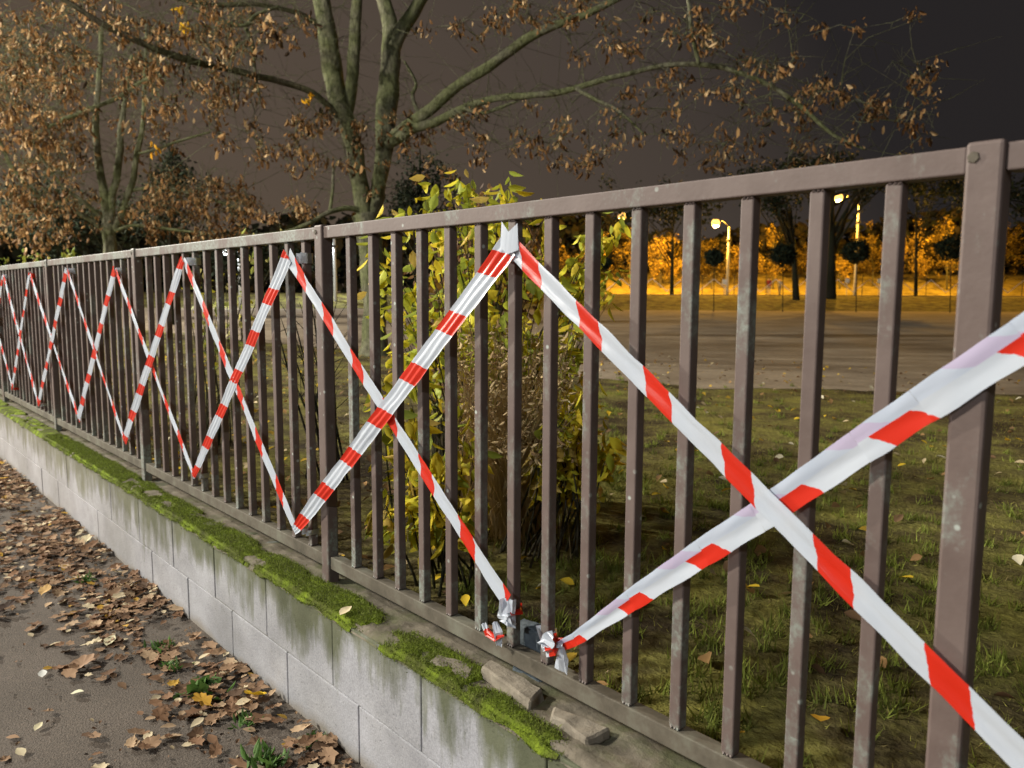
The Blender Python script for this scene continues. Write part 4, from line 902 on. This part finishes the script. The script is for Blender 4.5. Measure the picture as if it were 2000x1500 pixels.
# ---- far side: road lit by sodium lamps
DF = 82.0
M_AUT = attr_mat('autumn_leaf', .8, .3)
PALO = [(.36, .25, .05), (.24, .17, .04), (.46, .32, .05), (.12, .085, .03)]
def gap_name(px):
    """name of the gap between bars where this column shows"""
    bars = [1003, 1078, 1158, 1248, 1348, 1468, 1595, 1750, 1905]
    k = sum(1 for b_ in bars if b_ > px); words = ['zero', 'first', 'second', 'third', 'fourth', 'fifth', 'sixth', 'seventh', 'eighth', 'ninth']
    return 'right of the thick right post' if px > 1905 else 'in the %s gap left of the thick right post' % words[k] if k < 9 else 'left of the peak bar'
lit = [(1150, 92, 500, [(1150, 530, 45, 35), (1165, 500, 30, 25)]), (1230, 90, 480, [(1225, 520, 40, 40), (1240, 490, 30, 24)]), (1290, 90, 470, [(1285, 500, 34, 30), (1300, 540, 40, 22)]), (1330, 95, 480, [(1325, 520, 30, 34)]),
       (1390, 90, 490, [(1385, 530, 40, 26), (1380, 500, 22, 26), (1410, 540, 30, 18)]), (1455, 93, 480, [(1450, 520, 30, 34)]), (1510, 90, 460, [(1505, 540, 36, 20), (1508, 470, 16, 26)]), (1580, 94, 490, [(1575, 530, 40, 30)]),
       (1640, 90, 500, [(1640, 535, 28, 26)]), (1705, 91, 455, [(1700, 500, 40, 36), (1690, 540, 40, 16)]), (1790, 92, 455, [(1780, 500, 36, 40), (1800, 540, 40, 20)]), (1850, 90, 440, [(1840, 470, 24, 36), (1860, 530, 40, 26)]), (1960, 93, 430, [(1970, 500, 60, 60)]), (2080, 93, 430, [(2080, 500, 60, 60)]), (1080, 93, 470, [(1070, 520, 50, 40)])]
LITLAB = ['orange lit tree at the right edge of the yellow shrub leaves', 'orange lit tree below the leftmost sodium lamp', 'bright yellow lit tree left of the left sodium lamp, upper crown', 'narrow orange tree behind a bar, just left of the left lamp',
 'bright orange tree directly under the left sodium lamp', 'dim orange tree just right of the left lamp pole', 'low yellow lit tree left of the slim dark trunk', 'orange lit tree between the two dark trunks', 'low orange tree at the foot of the right lamp pole',
 'broad yellow lit tree right of the right lamp pole', 'yellow lit tree just left of the thick post, behind the thin trunk', 'tall orange tree partly hidden by the thick post', 'dim orange tree right of the thick post', 'x', 'orange tree hidden behind the yellow shrub']
for i, (px, d, tpy, cr) in enumerate(lit):
    if i == 13: continue
    cr = [(a_, min(b_ - 14, 522), c_*.85, d_*.8) for a_, b_, c_, d_ in cr]
    back_tree('autumn_tree', px, d, tpy, cr, LITLAB[i], pal=[tuple(q_*[1, .45, 1.15, .6, .3, 1.2, .8, .4][i % 8] for q_ in c_) for c_ in PALO], n_=[2600, 1500, 3400, 1300, 3000][i % 5], leaf=.21, group='orange lit trees beyond the far road', trunk_w=.22, mleaf=M_AUT, mtr=M_BARKM, ground=STREET, seed=50+i)
# dark trees on the near edge of the bank, crowns above the lamps
back_tree('park_tree', 1625, 67, 330, [(1600, 325, 80, 22), (1560, 340, 50, 26), (1720, 350, 60, 34)], 'dark tree silhouette with forked trunk on the far bank', n_=2600, leaf=.35, trunk_w=.95, base_px=1622, seed=3)
back_tree('park_tree', 1545, 66, 400, [(1520, 400, 40, 24), (1475, 360, 60, 30)], 'slim dark tree silhouette left of the forked one on the far bank', n_=1500, leaf=.35, trunk_w=.55, base_px=1556, seed=4)
back_tree('park_tree', 1790, 70, 380, [(1800, 350, 90, 40), (1880, 380, 70, 36)], 'thin dark tree on the far bank next to the thick post', n_=2400, leaf=.35, trunk_w=.3, base_px=1789, seed=5)
back_tree('park_tree', 1315, 72, 400, [(1310, 400, 80, 34), (1230, 400, 60, 34)], 'dark tree with high crown on the far bank, left of the lamps', n_=2400, leaf=.35, trunk_w=.35, base_px=1312, seed=6)
back_tree('park_tree', 2040, 66, 350, [(2040, 370, 110, 50), (1960, 380, 60, 30)], 'dark tree on the far bank beyond the right edge', n_=2000, leaf=.35, trunk_w=.6, seed=7)
def globe_tree(px, py, r_, d, label):
    base = at_depth(px, 573, d); base.z = lawn_z(base.x, base.y); c = at_depth(px, py, d); R_ = r_*d/F
    root = empty('globe_tree', base, label, 'tree', 'small round headed trees in the far lot'); MB().tube([Vector(base), c], [.035, .025], 7).build('trunk', M_BARKD, root)
    N = 1400; g = rng.normal(0, 1, (N, 3)); g /= np.linalg.norm(g, axis=1)[:, None]; g *= (R_*rng.uniform(.3, 1, N)**.4)[:, None]*(1 + .18*np.sin(g[:, :1]*9 + px)); g[:, 2] *= .85
    leafcloud('crown', g + np.array(c), rng.uniform(.12, .24, N), OV*[1.4, 1, 1], OVF, rot_mats(N, -.6, 1.2), col_mix(N, [(.010, .018, .010), (.02, .03, .015)], [1, 1]), M_EVG, root)
for px, py, r_, lb in ((1395, 502, 17, 'round dark crown under the left sodium lamp'), (1180, 512, 13, 'small round dark crown at the edge of the yellow shrub'), (1530, 497, 24, 'round dark crown touching the slim dark tree trunk'), (1674, 490, 25, 'round dark crown in front of the right lamp pole'), (1858, 484, 27, 'round dark crown half hidden by the thick right post')):
    globe_tree(px, py, r_, 56, lb)

def street_lamp(px_head, py_head, px_pole, top_py, d, label, power, colr, memis, glob=.42, col_name='street lamps', zg=None):
    base = at_depth(px_pole, 573, d); base.z = lawn_z(base.x, base.y) if zg is None else zg; top = at_depth(px_pole, top_py, d); head = at_depth(px_head, py_head, d); head.z = at_depth(px_head, py_head, d).z
    root = empty('street_lamp', base, label, 'street lamp', 'street lamps'); B = Vector(base); top = Vector((B.x, B.y, top.z))
    MB().tube([B, B.lerp(top, .5), top], [.16, .13, .09], 12).build('pole', M_POLE, root, smooth=True)
    MB().tube([top, top.lerp(head, .4) + Vector((0, 0, .35)), head + Vector((0, 0, .12))], [.05, .045, .04], 8).build('arm', M_DARKMETAL, root, smooth=True)
    MB().tube([B.lerp(top, .8) + Vector((0, 0, -.1)), B.lerp(top, .8) + Vector((0, 0, .1))], [.22, .22], 10).build('bracket', M_DARKMETAL, root)
    mb = MB(); mb.tube([head + Vector((0, 0, z)) for z in (.30, .24, .16, .10)], [.06, .2, .28, .28], 14); hood = mb.build('hood', M_DARKMETAL, root)
    zz = np.linspace(-1, 1, 9); mb = MB(); mb.tube([head + Vector((0, 0, -.12 + glob*z)) for z in zz], [max(.02, glob*math.sqrt(max(0, 1 - z*z))) for z in zz], 14); mb.build('lamp_globe', memis, root, smooth=True)
    pl = point_light('lamp_light', (head.x, head.y, head.z - .12 - glob - .15), power, colr, .12); return root
SOD = (1.0, .50, .055)
street_lamp(1398, 433, 1420, 444, DF, 'glowing sodium street lamp, left one of the two across the far road', 17000, SOD, M_SODIUM, zg=STREET)
street_lamp(1638, 383, 1669, 400, DF, 'glowing sodium street lamp with tall yellow lit pole, right one across the far road', 17000, SOD, M_SODIUM, zg=STREET)
street_lamp(1215, 420, 1240, 440, DF+2, 'glowing sodium street lamp behind the dark trees, farthest left on the far road', 15000, SOD, M_SODIUM, zg=STREET)
street_lamp(1925, 405, 1945, 420, DF, 'sodium street lamp beyond the thick right post', 17000, SOD, M_SODIUM, zg=STREET)
street_lamp(441, 489, 470, 470, 60, 'small cool white lamp seen just under the top rail on the left', 1800, (.9, .97, 1), M_COOLGLOBE, .22, zg=LAWN)
street_lamp(640, 470, 655, 452, 64, 'cool white lamp hidden behind the shrubs and big trunk', 2200, (.9, .97, 1), M_COOLGLOBE, .22, zg=LAWN)

# mesh fence along the far road with its own zigzag tape
root = empty('mesh_fence', dl(74, 25, STREET), 'far wire fence with zigzag white tape along the orange lit road', 'fence'); mb = MB(); d_ = 74.0
def lat(px): return (px - 1000)/F*d_
for k, px in enumerate(range(1120, 2080, 62)):
    p = dl(d_, lat(px), STREET - .1); MB().tube([p, p + Vector((0, 0, 2.0))], [.035, .035], 6).build('post', M_DARKMETAL, root)
for z in (.25, .7, 1.15, 1.6, 1.85):
    MB().tube([dl(d_, lat(1120), STREET + z), dl(d_, lat(2060), STREET + z)], [.012, .012], 4).build('wire', M_DARKMETAL, root)
mb = MB(); pts = [(lat(1180 + 30*i), 1.5 if i % 2 else .35) for i in range(29)]
for i in range(len(pts)-1):
    a = dl(d_-.05, pts[i][0], STREET + pts[i][1]); b_ = dl(d_-.05, pts[i+1][0], STREET + pts[i+1][1]); j = len(mb.v)
    mb.v += [tuple(a + Vector((0, 0, .035))), tuple(a - Vector((0, 0, .035))), tuple(b_ - Vector((0, 0, .035))), tuple(b_ + Vector((0, 0, .035)))]; mb.f.append((j, j+1, j+2, j+3))
mb.build('tape', M_WHITE, root)
def road_sign(px, py, r_, d, label, rnd=True):
    base = dl(d, (px-1000)/F*d, STREET); c = at_depth(px, py, d); root = empty('road_sign', base, label, 'sign'); R_ = r_*d/F
    MB().tube([Vector(base), Vector((base.x, base.y, c.z + R_))], [.04, .04], 8).build('pole', M_POLE, root)
    mb = MB(); q = Vector((base.x, base.y, c.z)) - FWD*.06
    if rnd: mb.tube([q, q - FWD*.02], [R_, R_], 20)
    else:
        mb.tube([q, q - FWD*.02], [R_*1.2, R_*1.2], 4)
    mb.build('face', M_SIGN, root)
road_sign(1722, 525, 9, 79, 'pale round sign on a pole right of the lamp pole')
road_sign(1648, 548, 5, 78, 'small pale square sign at fence height left of the lamp pole', False)
road_sign(1710, 549, 5, 78.5, 'small pale sign low beside the round sign pole', False)
road_sign(1411, 551, 6, 78, 'small bright board low under the left lamp', False)

def person(px, d, h, jacket, legs_c, label, seed):
    base = dl(d, (px-1000)/F*d, STREET + .02); root = empty('person', base, label, 'person'); me = bpy.data.meshes.new('body'); s = h/1.72
    J = {'pelvis': (0, 0, .92), 'waist': (0, 0, 1.1), 'chest': (0, 0, 1.32), 'neck': (0, 0, 1.47), 'head': (.01, 0, 1.56), 'top': (.01, 0, 1.68), 'sL': (0, .17, 1.40), 'eL': (-.05, .22, 1.14), 'wL': (.05, .22, .92), 'fL': (.08, .21, .84), 'sR': (0, -.17, 1.40), 'eR': (-.02, -.22, 1.13), 'wR': (-.08, -.22, .90), 'fR': (-.1, -.21, .82),
         'hL': (0, .09, .88), 'kL': (.10, .10, .50), 'aL': (.18, .10, .09), 'tL': (.30, .11, .03), 'hR': (0, -.09, .88), 'kR': (-.02, -.10, .50), 'aR': (-.20, -.10, .12), 'tR': (-.10, -.11, .03)}
    Rr = {'pelvis': .13, 'waist': .12, 'chest': .15, 'neck': .055, 'head': .09, 'top': .07, 'sL': .07, 'eL': .05, 'wL': .035, 'fL': .03, 'sR': .07, 'eR': .05, 'wR': .035, 'fR': .03, 'hL': .09, 'kL': .065, 'aL': .045, 'tL': .04, 'hR': .09, 'kR': .065, 'aR': .045, 'tR': .04}
    E_ = [('pelvis','waist'),('waist','chest'),('chest','neck'),('neck','head'),('head','top'),('chest','sL'),('sL','eL'),('eL','wL'),('wL','fL'),('chest','sR'),('sR','eR'),('eR','wR'),('wR','fR'),('pelvis','hL'),('hL','kL'),('kL','aL'),('aL','tL'),('pelvis','hR'),('hR','kR'),('kR','aR'),('aR','tR')]
    ks = list(J); rot = Matrix.Rotation(YAW + seed, 3, 'Z'); me.from_pydata([tuple(rot @ (Vector(J[k])*s) + Vector(base)) for k in ks], [(ks.index(a), ks.index(b_)) for a, b_ in E_], [])
    m, n, l, b = mat('clothed_figure', .85, .1); geo = n.new('ShaderNodeNewGeometry'); sx = n.new('ShaderNodeSeparateXYZ'); l.new(geo.outputs['Position'], sx.inputs[0])
    z = mth(n, l, 'DIVIDE', mth(n, l, 'SUBTRACT', sx.outputs[2], base.z), 2.0*s)
    c = cramp(n, l, z, [(0, (.03, .03, .03)), (.05, legs_c), (.46, jacket), (.725, (.50, .32, .24)), (.80, (.05, .035, .02))]); c.color_ramp.interpolation = 'CONSTANT'; l.new(c.outputs[0], b.inputs[0])
    o = link('body', me, m, root); sk = o.modifiers.new('s', 'SKIN'); o.modifiers.new('ss', 'SUBSURF').render_levels = 2
    for i, k in enumerate(ks): me.skin_vertices[0].data[i].radius = (Rr[k]*s, Rr[k]*s); me.skin_vertices[0].data[i].use_root = (k == 'pelvis')
person(1497, 79.5, 1.72, (.35, .04, .03), (.35, .32, .28), 'person in a dark red jacket walking on the far road', 1.2)
person(1518, 80.5, 1.70, (.20, .20, .20), (.16, .16, .16), 'person in grey clothes walking beside the one in red', .9)

# far-off woods closing the horizon: one mass of foliage on the rising ground
N = 26000
la = rng.uniform(-110, 110, N); d = rng.uniform(104, 122, N); hmax = np.array([9.5 + 4*noise.noise(Vector((x*.06, 0, 0))) + 2.0*noise.noise(Vector((x*.3, 3, 0))) for x in la]); zz = STREET + hmax*rng.uniform(0, 1, N)**.8
P = np.array([[CAM.x + FWD.x*a + RGT.x*b_, CAM.y + FWD.y*a + RGT.y*b_, c] for a, b_, c in zip(d, la, zz)])
o = leafcloud('far_woods', P, rng.uniform(.8, 1.7, N), OV*[1.5, 1, 1], OVF, rot_mats(N, -.5, 1.3), col_mix(N, [(.03, .028, .015), (.05, .04, .02), (.02, .025, .012)], [1, 1, 1]), M_EVG); tag(o, kind='stuff')
